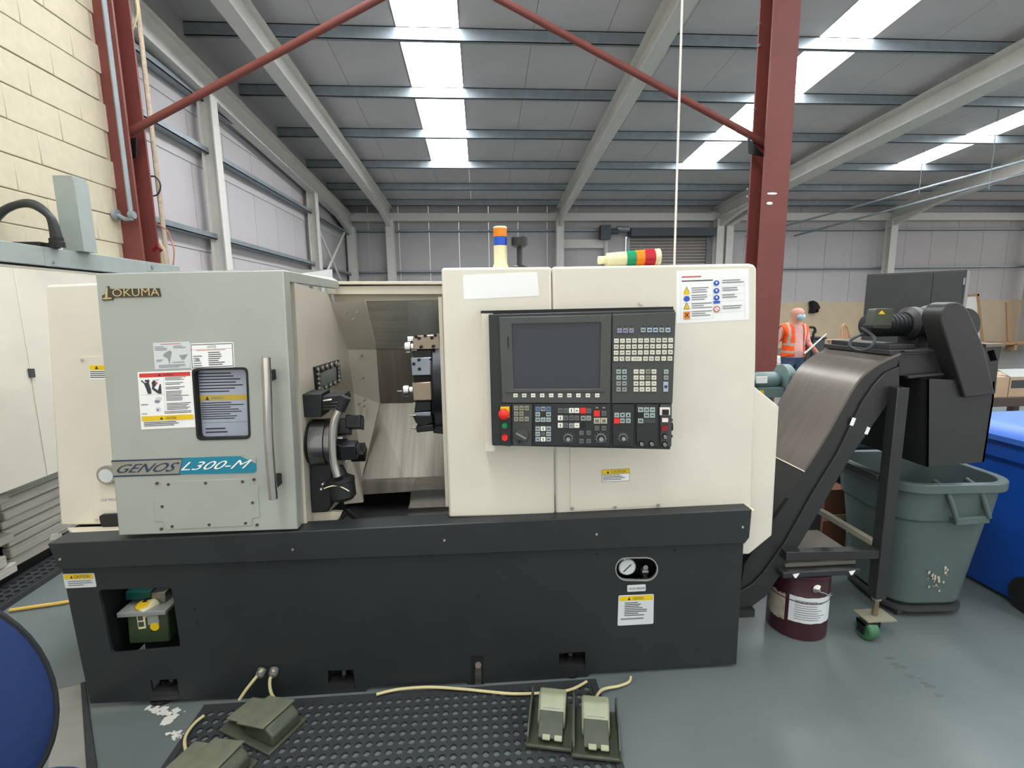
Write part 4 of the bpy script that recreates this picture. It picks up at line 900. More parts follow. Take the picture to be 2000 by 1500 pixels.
# top cover: swept between front and rear edges
def sweep(name, pts, m, y0, y1, par=conv, th=.012):
    P = [fc.px(u, v) for u, v in pts]; rows = [[V((p.x, y0, p.z)) for p in P], [V((p.x, y1, p.z)) for p in P]]
    P2 = [V((p.x+.7*th, 0, p.z-.7*th)) for p in P]
    mb = MB(); n = len(P); vs = [V((p.x, y, p.z)) for y in (y0, y1) for p in P]+[V((p.x, y, p.z)) for y in (y0, y1) for p in P2]; fs = []
    for i in range(n-1): fs += [(i, i+1, n+i+1, n+i), (2*n+i, 3*n+i, 3*n+i+1, 2*n+i+1), (i, 2*n+i, 2*n+i+1, i+1), (n+i, n+i+1, 3*n+i+1, 3*n+i)]
    fs += [(0, n, 3*n, 2*n), (n-1, 3*n-1, 4*n-1, 2*n-1)] if False else [(0, n, 3*n, 2*n), (n-1, 3*n-1, 4*n-1, 2*n-1)][:1]
    mb.add(vs, fs, m); return mb.build(name, par)
sweep('lower_cover', [(1457, 1104), (1468, 1087), (1507, 1028), (1544, 976), (1571, 923)], convdark, CF+.012, CBK)
sweep('belt_cover', up, convcover, CF+.012, CBK)
mb = MB(); a = fc.px(1571, 921); b = V((a.x, CBK, a.z)); mb.cyl(a, b, .004, convwear, n=6); mb.build('cover_joint', conv)
mb = MB(); P = [fc.px(u, v) for u, v in cov+[(1770, 700), (1770, 770)]+lower[1:]]
mb.prism([V((p.x, CBK-.03, p.z)) for p in P], (0, .03, 0), convdark); mb.build('rear_side_plate', conv)
mb = MB(); P = [fc.px(u, v) for u, v in lower]; P2 = [V((p.x-.01, CF+.05, p.z+.01)) for p in P]
n = len(P); mb.add(P2+[V((p.x, CBK-.03, p.z)) for p in P2], [(i, i+1, n+i+1, n+i) for i in range(n-1)], convdark); mb.build('return_pan', conv)
for a in ((1663, 818), (1689, 838)):
    mb = MB(); u, v = a; fc.plate(mb, [(u+2, v-3), (u+9, v-1), (u+3, v+14), (u-4, v+12)] if u < 1670 else [(u+5, v-5), (u+11, v-2), (u+5, v+11), (u-1, v+9)], 0, .001, paper); mb.build('white_tag', conv, smooth=False)
# head plates
zt_ = fc.px(1757, 690).z
def slab(u0, u1, v, y0, y1, th, m, name): a = at(u0, v, y0); b = at(u1, v, y0); mb = MB(); mb.box((a.x, y0, a.z-th), (b.x, y1, a.z), m); return mb.build(name, conv, bevel=.003)
a = at(1757, 690, CF); b = at(1800, 690, CF)
mb = MB(); mb.box((a.x-.03, CF+.02, a.z-.01), (b.x+.06, CBK+.02, a.z+.012), convdark); mb.build('head_deck', conv, bevel=.002)
mb = MB(); mb.box((a.x-.0, CF+.06, a.z+.012), (b.x+.02, CBK+.0, a.z+.035), convdark); mb.build('motor_plate', conv, bevel=.002)
q = YP(CF+.02); mb = MB(); q.plate(mb, [(1758, 684), (1850, 690), (1850, 740), (1760, 735)], -.3, -.01, convdark); q.plate(mb, [(1760, 684), (1820, 682), (1822, 686), (1762, 688)], 0, .015, convdark); q.plate(mb, [(1765, 733), (1836, 727), (1838, 732), (1768, 739)], 0, .02, convdark)
mb.build('head_box', conv, bevel=.003)
# chute
q = YP(2.12); mb = MB(); q.plate(mb, [(1811, 740), (1943, 745), (1941, 780), (1922, 902), (1810, 912)], -.012, 0, convdark)
P = [q.px(*p) for p in ((1811, 740), (1943, 745), (1941, 780), (1922, 902), (1810, 912))]
mb.prism([P[1], P[2], P[3], P[3]+V((0, .42, 0)), P[2]+V((0, .42, 0)), P[1]+V((0, .42, 0))], (-.01, 0, 0), convdark); mb.prism([P[0]+V((0, .42, 0)), P[1]+V((0, .42, 0)), P[3]+V((0, .42, 0)), P[4]+V((0, .42, 0))], (0, .01, 0), convdark)
mb.prism([P[0], P[4], P[4]+V((0, .42, 0)), P[0]+V((0, .42, 0))], (.01, 0, 0), void)  # left side near-black: the shade under the conveyor is put into its colour
chute = mb.build('discharge_chute', conv, smooth=False)
q2 = YP(2.2); mb = MB(); q2.plate(mb, [(1922, 676), (1958, 674), (1950, 706), (1944, 768), (1925, 780)], -.3, 0, convdark, [[(1928, 686), (1941, 683), (1948, 704), (1934, 706)]]); q2.plate(mb, [(1922, 672), (1960, 671), (1960, 676), (1922, 678)], -.3, .01, convcover); mb.build('hopper_lip', conv, smooth=False)
# chain guard
q = YP(2.10); G = [(1838, 630)]+[(1866+29*math.cos(math.radians(a)), 623+33*math.sin(math.radians(a))) for a in range(185, 335, 12)]+[(1898, 620), (1922, 678), (1944, 770), (1885, 777)]
mb = MB(); q.plate(mb, G, -.10, 0, convdark); mb.build('chain_guard', conv, bevel=.006)
# gearbox and motor
c_ = at(1826, 636, 2.3); 
mb = MB(); mb.lathe((c_.x+.06, 2.21, c_.z), (0, 1, 0), [(.085, 0), (.085, .12), (.1, .13), (.1, .2)], convdark, 28); mb.build('drive_housing', conv)
g0 = at(1775, 640, 2.36); mb = MB(); mb.lathe((g0.x-.03, 2.36, g0.z+.02), (1, 0, 0), [(.06, 0), (.085, .02), (.085, .05), (.07, .06), (.07, .15), (.085, .16), (.085, .24)], convdark, 28); mb.box((g0.x+.0, 2.3, g0.z-.1), (g0.x+.06, 2.42, g0.z), convdark); mb.box((g0.x+.1, 2.29, g0.z-.1), (g0.x+.16, 2.43, g0.z), convdark); mb.build('gearbox', conv)
g1 = at(1745, 640, 2.36); mb = MB(); mb.lathe((g1.x-.16, 2.36, g0.z+.015), (1, 0, 0), [(.03, 0), (.05, .01), (.055, .03), (.055, .26)], black, 24)
for i in range(9): mb.lathe((g1.x-.10+i*.022, 2.36, g0.z+.015), (1, 0, 0), [(.058, 0), (.058, .008)], black, 24)
mb.build('motor', conv)
q = YP(2.27); mb = MB(); q.plate(mb, rquad([(1711, 603), (1747, 602), (1741, 638), (1704, 638)], 4), -.05, 0, olivedk); q.plate(mb, rquad([(1703, 634), (1742, 634), (1738, 642), (1703, 641)], 2), -.06, .005, convdark); tb = mb.build('terminal_box', conv, bevel=.004)
mb = MB(); mb.add([q.px(1722, 606, .001), q.px(1729, 613.5, .001), q.px(1715, 613.5, .001)], [(0, 1, 2)], yellow); mb.build('warning_triangle', tb, smooth=False)
mb = MB(); q = YP(2.2); mb.tube([q.px(*p, d) for p, d in (((1716, 642), -.1), ((1708, 660), 0), ((1694, 676), .02), ((1674, 684), .02), ((1662, 678), .0), ((1668, 666), -.02), ((1688, 657), -.04), ((1712, 655), -.08), ((1722, 656), -.12))], .007, hose); mb.build('motor_cable', conv)
# legs and braces
LX = fl(1712, 1270).x; pt = at(1712, 1165, 2.13); ptop = at(1752, 756, 2.13); xl_ = pt.x
zb = pt.z
def bar(p0, p1, w_, h_, m, name, **k):
    mb = MB(); p0 = V(p0); p1 = V(p1); t = (p1-p0).normalized(); s_ = (V((0, 0, 1)) if abs(t.z) < .9 else V((0, 1, 0))); x = t.cross(s_).normalized(); y = x.cross(t)
    mb.hexa([p+x*a*w_/2+y*b*h_/2 for p in (p0, p1) for a, b in ((-1, -1), (1, -1), (1, 1), (-1, 1))], m); return mb.build(name, conv, bevel=.002, seg=1)
postx = xl_
for y in (2.13, 2.62):
    bar((postx, y, zb), (postx, y, ptop.z), .058, .055, convdark, 'leg')
    mb = MB(); mb.cyl((postx, y, zb-.10), (postx, y, zb+.01), .014, brownsteel); mb.cyl((postx, y, zb-.012), (postx, y, zb), .022, keygray); mb.build('threaded_stem', conv)
    mb = MB(); zp_ = zb-.10; mb.box((postx-.075, y-.05, zp_-.008), (postx+.075, y+.05, zp_), keybeige); cp = mb.build('castor_plate', conv, smooth=False)
    wz = .048; mb = MB(); wx = postx-.055; wy = y-.03
    mb.lathe((wx-.03, wy, wz), (1, .15, 0), [(.04, 0), (.048, .006), (.048, .054), (.04, .06)], wheelgreen, 24); mb.build('castor_wheel', conv)
    mb = MB(); mb.box((wx-.042, wy-.022, wz-.012), (wx-.036, wy+.022, zp_-.005), darksteel); mb.box((wx+.038, wy-.022, wz-.012), (wx+.044, wy+.022, zp_-.005), darksteel); mb.box((wx-.042, wy-.022, zp_-.02), (wx+.044, wy+.03, zp_-.006), darksteel); mb.cyl((wx-.05, wy, wz), (wx+.055, wy, wz), .008, darksteel); mb.build('castor_fork', conv, smooth=False)
b0 = at(1530, 1083, 2.13); bar((b0.x, 2.13, b0.z), (postx, 2.13, at(1716, 1079, 2.13).z), .045, .045, convdark, 'cross_bar')
bar((b0.x, 2.60, b0.z), (postx, 2.62, b0.z), .045, .045, convdark, 'cross_bar')
a = at(1707, 1060, 2.16); bar((a.x, 2.16, a.z), (a.x, 2.9, a.z), .03, .03, keybeige, 'tie_bar')
a = at(1720, 935, 2.16); bar((a.x, 2.16, a.z), (a.x, 2.62, a.z), .035, .035, convdark, 'tie_bar')
mb = MB(); a = at(1436, 1192, 2.13); mb.box((a.x, 2.13, .13), (a.x+.10, 2.5, .17), convdark); mb.build('foot_bracket', conv, smooth=False)

# ================================================================ BINS, BUCKET, TRAYS
def rsq(cx, cy, z, hx, hy, r, n=6, rot=0):
    out = []
    for sx, sy, a0 in ((1, -1, -90), (1, 1, 0), (-1, 1, 90), (-1, -1, 180)):
        for i in range(n+1):
            a = math.radians(a0+90*i/n); x = sx*(hx-r)+r*math.cos(a); y = sy*(hy-r)+r*math.sin(a)
            c, s_ = math.cos(rot), math.sin(rot); out.append(V((cx+c*x-s_*y, cy+s_*x+c*y, z)))
    return out
def big_bin(name, cx, cy, rot, m, label, zb=.11, zt=.77, hb=.20, ht=.275):
    e = empty(name, (cx, cy, 0), label, 'bin')
    mb = MB(); f = lambda t: hb+(ht-hb)*t; Z = lambda t: zb+(zt-zb)*t
    R_ = [(0, -.02), (.01, 0)]
    rings = [rsq(cx, cy, Z(0), f(0)-.02, f(0)-.02, .10, rot=rot), rsq(cx, cy, Z(.03), f(.03), f(.03), .11, rot=rot), rsq(cx, cy, Z(.70), f(.70), f(.70), .12, rot=rot), rsq(cx, cy, Z(.715), f(.7)+.014, f(.7)+.014, .13, rot=rot), rsq(cx, cy, Z(.93), f(.9)+.014, f(.9)+.014, .14, rot=rot),
             rsq(cx, cy, Z(.935), ht+.03, ht+.03, .15, rot=rot), rsq(cx, cy, Z(1), ht+.03, ht+.03, .15, rot=rot), rsq(cx, cy, Z(1), ht-.005, ht-.005, .13, rot=rot), rsq(cx, cy, Z(.9), ht-.012, ht-.012, .13, rot=rot), rsq(cx, cy, Z(.06), hb-.01, hb-.01, .10, rot=rot)]
    mb.loft(rings, m); mb.build('bin_body', e, bevel=.004)
    return e, f, Z
bn, bf, bZ = big_bin('waste_bin', 2.37, 2.43, -.06, greybin, 'grey green plastic waste bin on a castor dolly under the conveyor chute', zb=.062)
q = YP(2.13)
mb = MB(); hp = [(1855, 952), (1868, 1019), (1931, 1013), (1919, 950)]
P = [q.px(*p) for p in hp]; back = [V((2.33+(i in (2, 3))*.16, 2.24, p.z+.01)) for i, p in enumerate(P)]
mb.prism([q.px(1866, 1014), q.px(1932, 1008), q.px(1934, 1022), q.px(1868, 1027)], (0, .12, 0), greybin)
mb.tube([q.px(1853, 950, -.08), q.px(1858, 965, -.02), q.px(1869, 1018)], .012, greybin, k=4); mb.tube([q.px(1917, 946, -.08), q.px(1922, 962, -.02), q.px(1932, 1012)], .012, greybin, k=4)
mb.build('bin_handle', bn, bevel=.003)
mb = MB(); mb.loft([rsq(2.37, 2.43, .034, .20, .20, .10, rot=-.06), rsq(2.37, 2.43, .038, .212, .212, .11, rot=-.06), rsq(2.37, 2.43, .058, .212, .212, .11, rot=-.06), rsq(2.37, 2.43, .061, .19, .19, .1, rot=-.06)], dolly); mb.build('dolly', bn)
for sx, sy in ((-1, -1), (1, -1), (1, 1), (-1, 1)):
    mb = MB(); x, y = 2.37+sx*.16, 2.43+sy*.16; mb.cyl((x-.012, y, .019), (x+.012, y, .019), .019, dolly); mb.box((x-.016, y-.01, .019), (x+.016, y+.01, .04), dolly); mb.build('castor', bn)
mb = MB(); fbn = YP(2.28)
rnd = random.Random(5)
for cx, cy, n_ in ((1820, 1128, 12), (1830, 1140, 8), (1850, 1114, 8), (1866, 1106, 5), (1858, 1168, 3)):
    for i in range(n_):
        u, v = cx+rnd.gauss(0, 5), cy+rnd.gauss(0, 9); a = rnd.uniform(1, 3.4); d = ray(u, v)
        # sit the scuff on the front wall of the bin
        zz_ = fbn.px(u, v).z; y = 2.43-bf((zz_-.062)/.71)-.006; c_ = at(u, v, y+(.24-.1*0)*0); 
        mb.add([c_+V((a*.0024*math.cos(t), -.002, a*.0032*math.sin(t)*rnd.uniform(.6, 1.3))) for t in [k*.785 for k in range(8)]], [tuple(range(8))], scuff)
mb.build('scuff_mark', bn, smooth=False)
db, _, _ = big_bin('dark_bin', 2.53, 3.22, .05, mat('dark green plastic', (36, 58, 54), .5), 'dark green plastic bin behind the conveyor leg')
# blue wheelie bins
def wheelie(cx, cy, rot, label, hx=.29, hy=.36, zl=.92):
    e = empty('wheelie_bin', (cx, cy, 0), label, 'bin')
    mb = MB(); mb.loft([rsq(cx, cy, .03, hx-.06, hy-.09, .05, 3, rot), rsq(cx, cy, .10, hx-.05, hy-.08, .06, 3, rot), rsq(cx, cy, zl-.10, hx-.02, hy-.02, .06, 3, rot), rsq(cx, cy, zl-.095, hx, hy, .06, 3, rot), rsq(cx, cy, zl, hx, hy, .06, 3, rot)], bluebin); mb.build('bin_body', e)
    mb = MB(); mb.loft([rsq(cx, cy, zl, hx+.02, hy+.02, .06, 3, rot), rsq(cx, cy, zl+.03, hx+.025, hy+.025, .06, 3, rot), rsq(cx, cy, zl+.045, hx+.01, hy+.01, .06, 3, rot), rsq(cx, cy+.03, zl+.085, hx-.06, hy-.10, .05, 3, rot), rsq(cx, cy+.03, zl+.087, hx-.1, hy-.14, .04, 3, rot)], bluelid); mb.build('bin_lid', e)
    mb = MB(); c, s_ = math.cos(rot), math.sin(rot)
    for sx in (-1, 1):
        x, y = sx*(hx-.06), -hy+.12; p = V((cx+c*x-s_*y, cy+s_*x+c*y, .1)); d = V((c, s_, 0))*.025; mb = MB(); mb.cyl(p-d, p+d, .1, black, n=24); mb.build('wheel', e)
    return e
wheelie(3.13, 2.44, .0, 'blue wheelie bin with lighter blue lid at the right edge of the photo', zl=.90)
# bucket
bc = fl(1556, 1222); bx, by, br = bc.x, 2.235, .138
bk = empty('paint_bucket', (bx, by, 0), 'maroon metal pail with white torn labels under the conveyor', 'bucket')
mb = MB(); mb.lathe((bx, by, 0), (0, 0, 1), [(br-.006, 0), (br, .006), (br, .20), (br+.003, .205), (br, .21), (br, .325), (br+.005, .33), (br+.005, .34), (br-.004, .342)], maroon, 40); mb.build('pail', bk)
mb = MB(); mb.lathe((bx, by, .338), (0, 0, 1), [(br-.01, 0), (br-.004, .004), (br-.03, .006)], maroon, 40); mb.build('pail_lid', bk)
def wrap(a0, a1, z0, z1, m, name, rag=0):
    mb = MB(); n = 14; vs = []; fs = []; r = br+.0012
    for i in range(n+1):
        a = math.radians(a0+(a1-a0)*i/n); vs += [V((bx+r*math.sin(a), by-r*math.cos(a), z0+random.uniform(0, rag))), V((bx+r*math.sin(a), by-r*math.cos(a), z1-random.uniform(0, rag)))]
    for i in range(n): fs.append((2*i, 2*i+2, 2*i+3, 2*i+1))
    mb.add(vs, fs, m); return mb.build(name, bk)
lb = wrap(-50, 46, .095, .235, papergray, 'white_label', .004); wrap(-108, -57, .08, .23, mat('stained label', (170, 162, 146), .7, var=.25, scale=20), 'stained_label', .012)
mb = MB(); rr = br+.002
for i in range(9):
    z = .21-i*.012; a0 = -40; a1 = rnd.uniform(0, 22); n = 6; pts = [V((bx+rr*math.sin(math.radians(a0+(a1-a0)*k/n)), by-rr*math.cos(math.radians(a0+(a1-a0)*k/n)), z)) for k in range(n+1)]
    mb.add(pts+[p+V((0, 0, .004)) for p in pts], [(k, k+1, n+2+k, n+1+k) for k in range(n)], inkgray)
mb.build('label_print', lb, smooth=False)
a = math.radians(-2); e_ = V((bx+br*math.sin(a), by-br*math.cos(a), .285)); dn_ = V((math.sin(a), -math.cos(a), 0))
mb = MB(); mb.lathe(e_, dn_, [(.022, 0), (.022, .004), (.012, .012), (.008, .018)], chrome, 18); mb.build('handle_ear', bk)
mb = MB(); mb.tube([e_+dn_*.016, e_+dn_*.012+V((.01, 0, -.012))]+[V((bx+(br+.007)*math.sin(math.radians(t)), by-(br+.007)*math.cos(math.radians(t)), z)) for t, z in ((12, .262), (26, .242), (42, .225), (60, .212), (80, .205))], .003, galv, n=6); mb.build('wire_handle', bk)
# trays stacked on the bucket
mb = MB(); 
def tray(u0, u1, vt, vb, y0, y1, z0, z1, m, name, label, cat, bev=.006):
    a = at(u0, vt, y0); b = at(u1, vt, y0); mb = MB(); mb.box((a.x, y0, z0), (b.x, y1, z1), m); o = mb.build(name, bevel=bev); tag(o, label, cat); return o, a.x, b.x
zt0 = .3435
t1, xa, xb = tray(1530, 1681, 1118, 1136, 2.10, 2.42, zt0, zt0+.032, panelblack, 'flat_case', 'flat black case with white corner stickers lying on the maroon pail', 'case')
q = YP(2.10)
for u, v in ((1553, 1137), (1662, 1132)):
    c_ = (at(u, v, 2.10).x); mb = MB(); z = zt0+.022
    mb.prism([V((c_-.016, 2.0985, z)), V((c_+.018, 2.0985, z+.004)), V((c_+.004, 2.0985, z-.02)), V((c_-.004, 2.0985, z-.02))], (0, .001, 0), paper); mb.build('corner_sticker', t1, smooth=False)
mb = MB(); mb.box((xa+.06, 2.2, zt0+.032), (xa+.11, 2.23, zt0+.033), paper); mb.build('torn_label', t1, smooth=False)
z = zt0+.032
t2, _, _ = tray(1534, 1672, 1104, 1116, 2.14, 2.40, z, z+.022, mat('grey plastic tray', (112, 112, 104), .5), 'grey_tray', 'grey flat tray on top of the black case, under the conveyor cross bar', 'tray')
z += .022
t3, _, _ = tray(1534, 1668, 1095, 1104, 2.17, 2.44, z, z+.02, mat('dull beige tray', (128, 122, 110), .55), 'beige_tray', 'dull beige flat tray, topmost of the pile on the maroon pail', 'tray')
p = at(1612, 1060, 2.95); mb = MB(); mb.box((p.x-.16, 2.78, 0), (p.x+.0, 3.0, at(1612, 955, 2.8).z), brown); mb.box((p.x-.16, 2.776, .3), (p.x+.0, 2.78, .34), carton); tag(mb.build('cardboard_box', smooth=False), 'brown cardboard box standing behind the conveyor incline', 'box')

# ================================================================ LEFT: NEIGHBOURING MACHINE, TRUNKING, BOARDS
XN = -2.7
nm = empty('machine_cabinet', (XN-.25, 3.2, 0), 'cream cabinet of a neighbouring machine left of the lathe, dark catch on its door', 'machine')
zb0 = atX(0, 965, XN).z; zt0_ = atX(0, 515, XN).z
mb = MB(); mb.box((max(XN-.40, XW+.02), 1.9, zb0), (XN-.004, 4.0, zt0_), cream); mb.box((max(XN-.40, XW+.02), 2.0, .0), (max(XN-.37, XW+.05), 3.9, zb0), black); mb.build('cabinet_body', nm, smooth=False)
ys = atX(38, 600, XN).y
for y0, y1 in ((1.9, ys-.003), (ys+.003, 4.0)):
    mb = MB(); mb.box((XN-.004, y0, zb0), (XN, y1, zt0_-.02), cream); d_ = mb.build('cabinet_door', nm, bevel=.001, seg=1)
mb = MB(); f = XP(XN); f.plate(mb, [(53, 720), (64, 720), (66, 737), (56, 737)], 0, .012, panelgray); mb.build('door_catch', d_, bevel=.002)
ta, tb_ = atX(0, 508, XN).z, atX(0, 470, XN).z
mb = MB(); mb.box((XN-.3, 1.9, zt0_+.012), (XN+.012, 4.80, tb_), trunk)
tr = mb.build('cable_trunking', bevel=.004); tag(tr, 'long grey steel cable trunking running along the top of the cream cabinet', 'trunking')
mb = MB(); mb.box((XN-.28, 1.9, zt0_), (XN-.02, 4.0, zt0_+.012), black); mb.build('seal_strip', nm, smooth=False)
for u in (92, 288):
    y = atX(u, 500, XN).y; mb = MB(); mb.box((XN+.012, y-.04, zt0_+.012), (XN+.014, y, tb_), trunk); mb.build('joint_strip', tr, smooth=False)
for u, v in ((105, 512), (297, 521)):
    mb = MB(); XP(XN+.014).disc(mb, u, v, 2.4, 0, .006, galv, 8); mb.build('screw', tr)
# upright trunking
c0 = at(160, 470, 3.62); mb = MB(); zt1 = at(160, 342, 3.62).z
mb.box((c0.x-.13, 3.62, tb_), (c0.x, 3.74, zt1), trunk); o = mb.build('upright_trunking', bevel=.004); tag(o, 'short upright grey green trunking standing on the cable trunking', 'trunking')
mb = MB(); mb.box((c0.x+.0, 3.62, zt1-.03), (c0.x+.004, 3.74, tb_), trunk); mb.build('trunking_lid', o, smooth=False)
f = YP(3.45); 
for i, (pts, lb) in enumerate(((((-60, 470), (-20, 440), (14, 408), (60, 396), (95, 420), (105, 455), (106, 478)), 'black ribbed hose arching over the trunking, left one'), (((-60, 490), (-15, 450), (25, 412), (70, 402), (110, 425), (124, 455), (129, 480)), 'black ribbed hose arching over the trunking, right one'))):
    mb = MB(); mb.tube([f.px(*p, i*.05) for p in pts], .022, hose, n=12, k=10); e_ = f.px(*pts[-1], i*.05); o = mb.build('flexible_hose'); tag(o, lb, 'hose', None)
    mb = MB(); mb.lathe(V((e_.x, e_.y, tb_)), (0, 0, 1), [(.03, 0), (.03, .03), (.025, .035), (.025, .06)], black, 16); mb.build('hose_gland', o)
mb = MB(); a = f.px(70, 470); mb.box((a.x-.12, 3.4, tb_), (a.x+.06, 3.5, tb_+.035), black); tag(mb.build('connector_block', bevel=.005), 'small black connector block on the cable trunking beside the hoses', 'connector')
# stacked boards
XB = -2.86
bs = empty('board_stack', (XB-.2, 2.8, 0), 'stack of grey weathered boards under the cream cabinet', 'boards')
rb = random.Random(11); z = .09
row = 0
while z < .565:
    h = rb.uniform(.055, .085); y = 1.9+rb.uniform(0, .3)
    for y0, y1 in ((1.9, 3.0+rb.uniform(-.1, .05)), (3.06, 3.85)):
        mb = MB(); xo = rb.uniform(-.02, .02) if y0 < 2 else rb.uniform(-.08, -.04); mb.box((max(XB-.2, XW+.06), y0, z), (XB+xo, y1, z+h-.006), plank); mb.build('board', bs, bevel=.006, seg=1)
    z += h; row += 1
mb = MB(); mb.box((max(XB-.2, XW+.06), 2.0, 0), (XB-.10, 2.12, .088), plank); mb.build('bearer', bs); mb = MB(); mb.box((max(XB-.2, XW+.06), 3.4, 0), (XB-.10, 3.52, .088), plank); mb.build('bearer', bs)

# perforated mats ------------------------------------------------
def holed_mat(name, P0, nx, ny, p, th, ang, label, holes=True, rim=.03, m=rubber):
    e_x = V((math.cos(ang), math.sin(ang), 0)); e_y = V((-math.sin(ang), math.cos(ang), 0)); P0 = V(P0)
    mb = MB(); vs = []; fs = []; k = 10; r = p*.34
    W = lambda x, y, z: P0+e_x*x+e_y*y+V((0, 0, z))
    wav = lambda x, y: .002*math.sin(x*7+y*3)
    for j in range(ny):
        for i in range(nx):
            b = len(vs); cx, cy = (i+.5)*p, (j+.5)*p; h = p/2
            for t in range(k):
                a = 2*math.pi*(t+.5)/k; c, s_ = math.cos(a), math.sin(a); q_ = h/max(abs(c), abs(s_)); sx, sy = cx+c*q_, cy+s_*q_
                vs += [W(sx, sy, th), W(cx+c*r, cy+s_*r, th), W(cx+c*r*.92, cy+s_*r*.92, .001)]
            for t in range(k):
                a0 = b+3*t; a1 = b+3*((t+1) % k); fs += [(a0, a1, a1+1, a0+1), (a0+1, a1+1, a1+2, a0+2)]
            for sx, sy in ((1, 1), (-1, 1), (-1, -1), (1, -1)):   # square corners left by the ring
                ids = [t for t in range(k) if math.cos(2*math.pi*(t+.5)/k)*sx > 0 and math.sin(2*math.pi*(t+.5)/k)*sy > 0]
                cand = sorted(range(k), key=lambda t: (V((math.cos(2*math.pi*(t+.5)/k), math.sin(2*math.pi*(t+.5)/k)))-V((sx, sy)).normalized()).length)[:2]
                vs.append(W(cx+sx*h, cy+sy*h, th)); fs.append((b+3*cand[0], b+3*cand[1], len(vs)-1))
    mb.add(vs, fs, m)
    Wd, Hd = nx*p, ny*p
    for x0, y0, x1, y1 in ((-rim, -rim, Wd+rim, 0), (-rim, Hd, Wd+rim, Hd+rim), (-rim, 0, 0, Hd), (Wd, 0, Wd+rim, Hd)):
        mb.hexa([W(x0, y0, .0), W(x1, y0, .0), W(x1, y1, .0), W(x0, y1, .0), W(x0+.004, y0+.004, th), W(x1-.004, y0+.004, th), W(x1-.004, y1-.004, th), W(x0+.004, y1-.004, th)], m)
    o = mb.build(name, smooth=False); return tag(o, label, 'mat')
mp = .0405
c0 = fl(352, 1500); c1 = fl(1180, 1362)
holed_mat('perforated_mat', (-1.16, 1.10, 0), 40, 20, mp, .009, 0, 'black perforated rubber mat on the floor in front of the lathe', rim=.035)
a = fl(5, 1188); b = fl(122, 1112); ang = math.atan2(b.y-a.y, b.x-a.x)
dirv = (b-a).normalized(); st = a-dirv*1.2
holed_mat('perforated_mat', st+V((0, 0, 0)), 48, 3, .05, .03, ang, 'black perforated matting strip on the floor at the left edge, along the board stack', rim=.03)
q = [fl(104, 1352), fl(166, 1338), fl(188, 1510), fl(94, 1510)]
mb = MB(); mb.prism(q, (0, 0, .010), rubber2); o = mb.build('floor_mat', bevel=.003); tag(o, 'plain grey rubber floor mat beside the blue chair', 'mat')
mb = MB(); q2 = [fl(158, 1340), fl(168, 1337), fl(192, 1510), fl(170, 1510)]; mb.prism([p+V((0, 0, .002)) for p in q2], (0, 0, .016), rubber); mb.build('mat_edge', o, bevel=.004)
mb = MB(); mb.tube([fl(19, 1192, .012), fl(60, 1186, .012), fl(128, 1176, .012), fl(175, 1166, .012)], .010, ycable); tag(mb.build('yellow_hose'), 'yellow hose lying on the floor at left, running under the lathe', 'hose')

# cables at the foot of the lathe
zf = .022
mb = MB(); mb.tube([fl(735, 1356, zf), fl(780, 1346, zf), fl(840, 1342, zf), fl(905, 1346, zf), fl(945, 1350, zf), fl(1000, 1355, zf), fl(1055, 1354, zf), fl(1090, 1352, zf), fl(1120, 1345, zf), fl(1146, 1331, zf)], .006, cable); tag(mb.build('pedal_cable'), 'cream cable along the foot of the lathe to the left one of the right-hand pedals', 'cable')
mb = MB(); mb.tube([fl(1164, 1362, .05), fl(1172, 1350, .03), fl(1185, 1344, .02), fl(1208, 1340, .015), fl(1228, 1332, .012), fl(1232, 1322, .012)], .006, cable); tag(mb.build('pedal_cable'), 'short cream cable from the right-hand foot pedal to under the lathe', 'cable')
f = YP(YB-.02)
for i, (g, pts, lb) in enumerate((((513, 1305), ((512, 1308), (500, 1322), (485, 1340), (474, 1356)), 'cream cable dropping leftwards from left gland on the base'), ((536, 1304), ((535, 1308), (529, 1325), (533, 1345), (545, 1358), (556, 1364)), 'cream cable curling down from the right gland on the base'))):
    mb = MB(); P = [f.px(*p, .01*j) for j, p in enumerate(pts)]; mb.tube(P, .0065, cable); o = mb.build('pedal_cable'); tag(o, lb, 'cable')
    mb = MB(); c_ = fB.px(*g, .001); mb.lathe(c_+V((0, 0, -.005)), (-.2+.3*i, -1, -.5), [(.019, 0), (.019, .022), (.012, .032)], keydk, 12); mb.build('cable_gland', o)
mb = MB(); mb.tube([fl(398, 1398, .02), fl(378, 1415, .02), fl(362, 1440, .02), fl(364, 1468, .02), fl(380, 1488, .02), fl(420, 1492, .03)], .006, cable); tag(mb.build('pedal_cable'), 'cream cable looping at left edge of the perforated mat', 'cable')

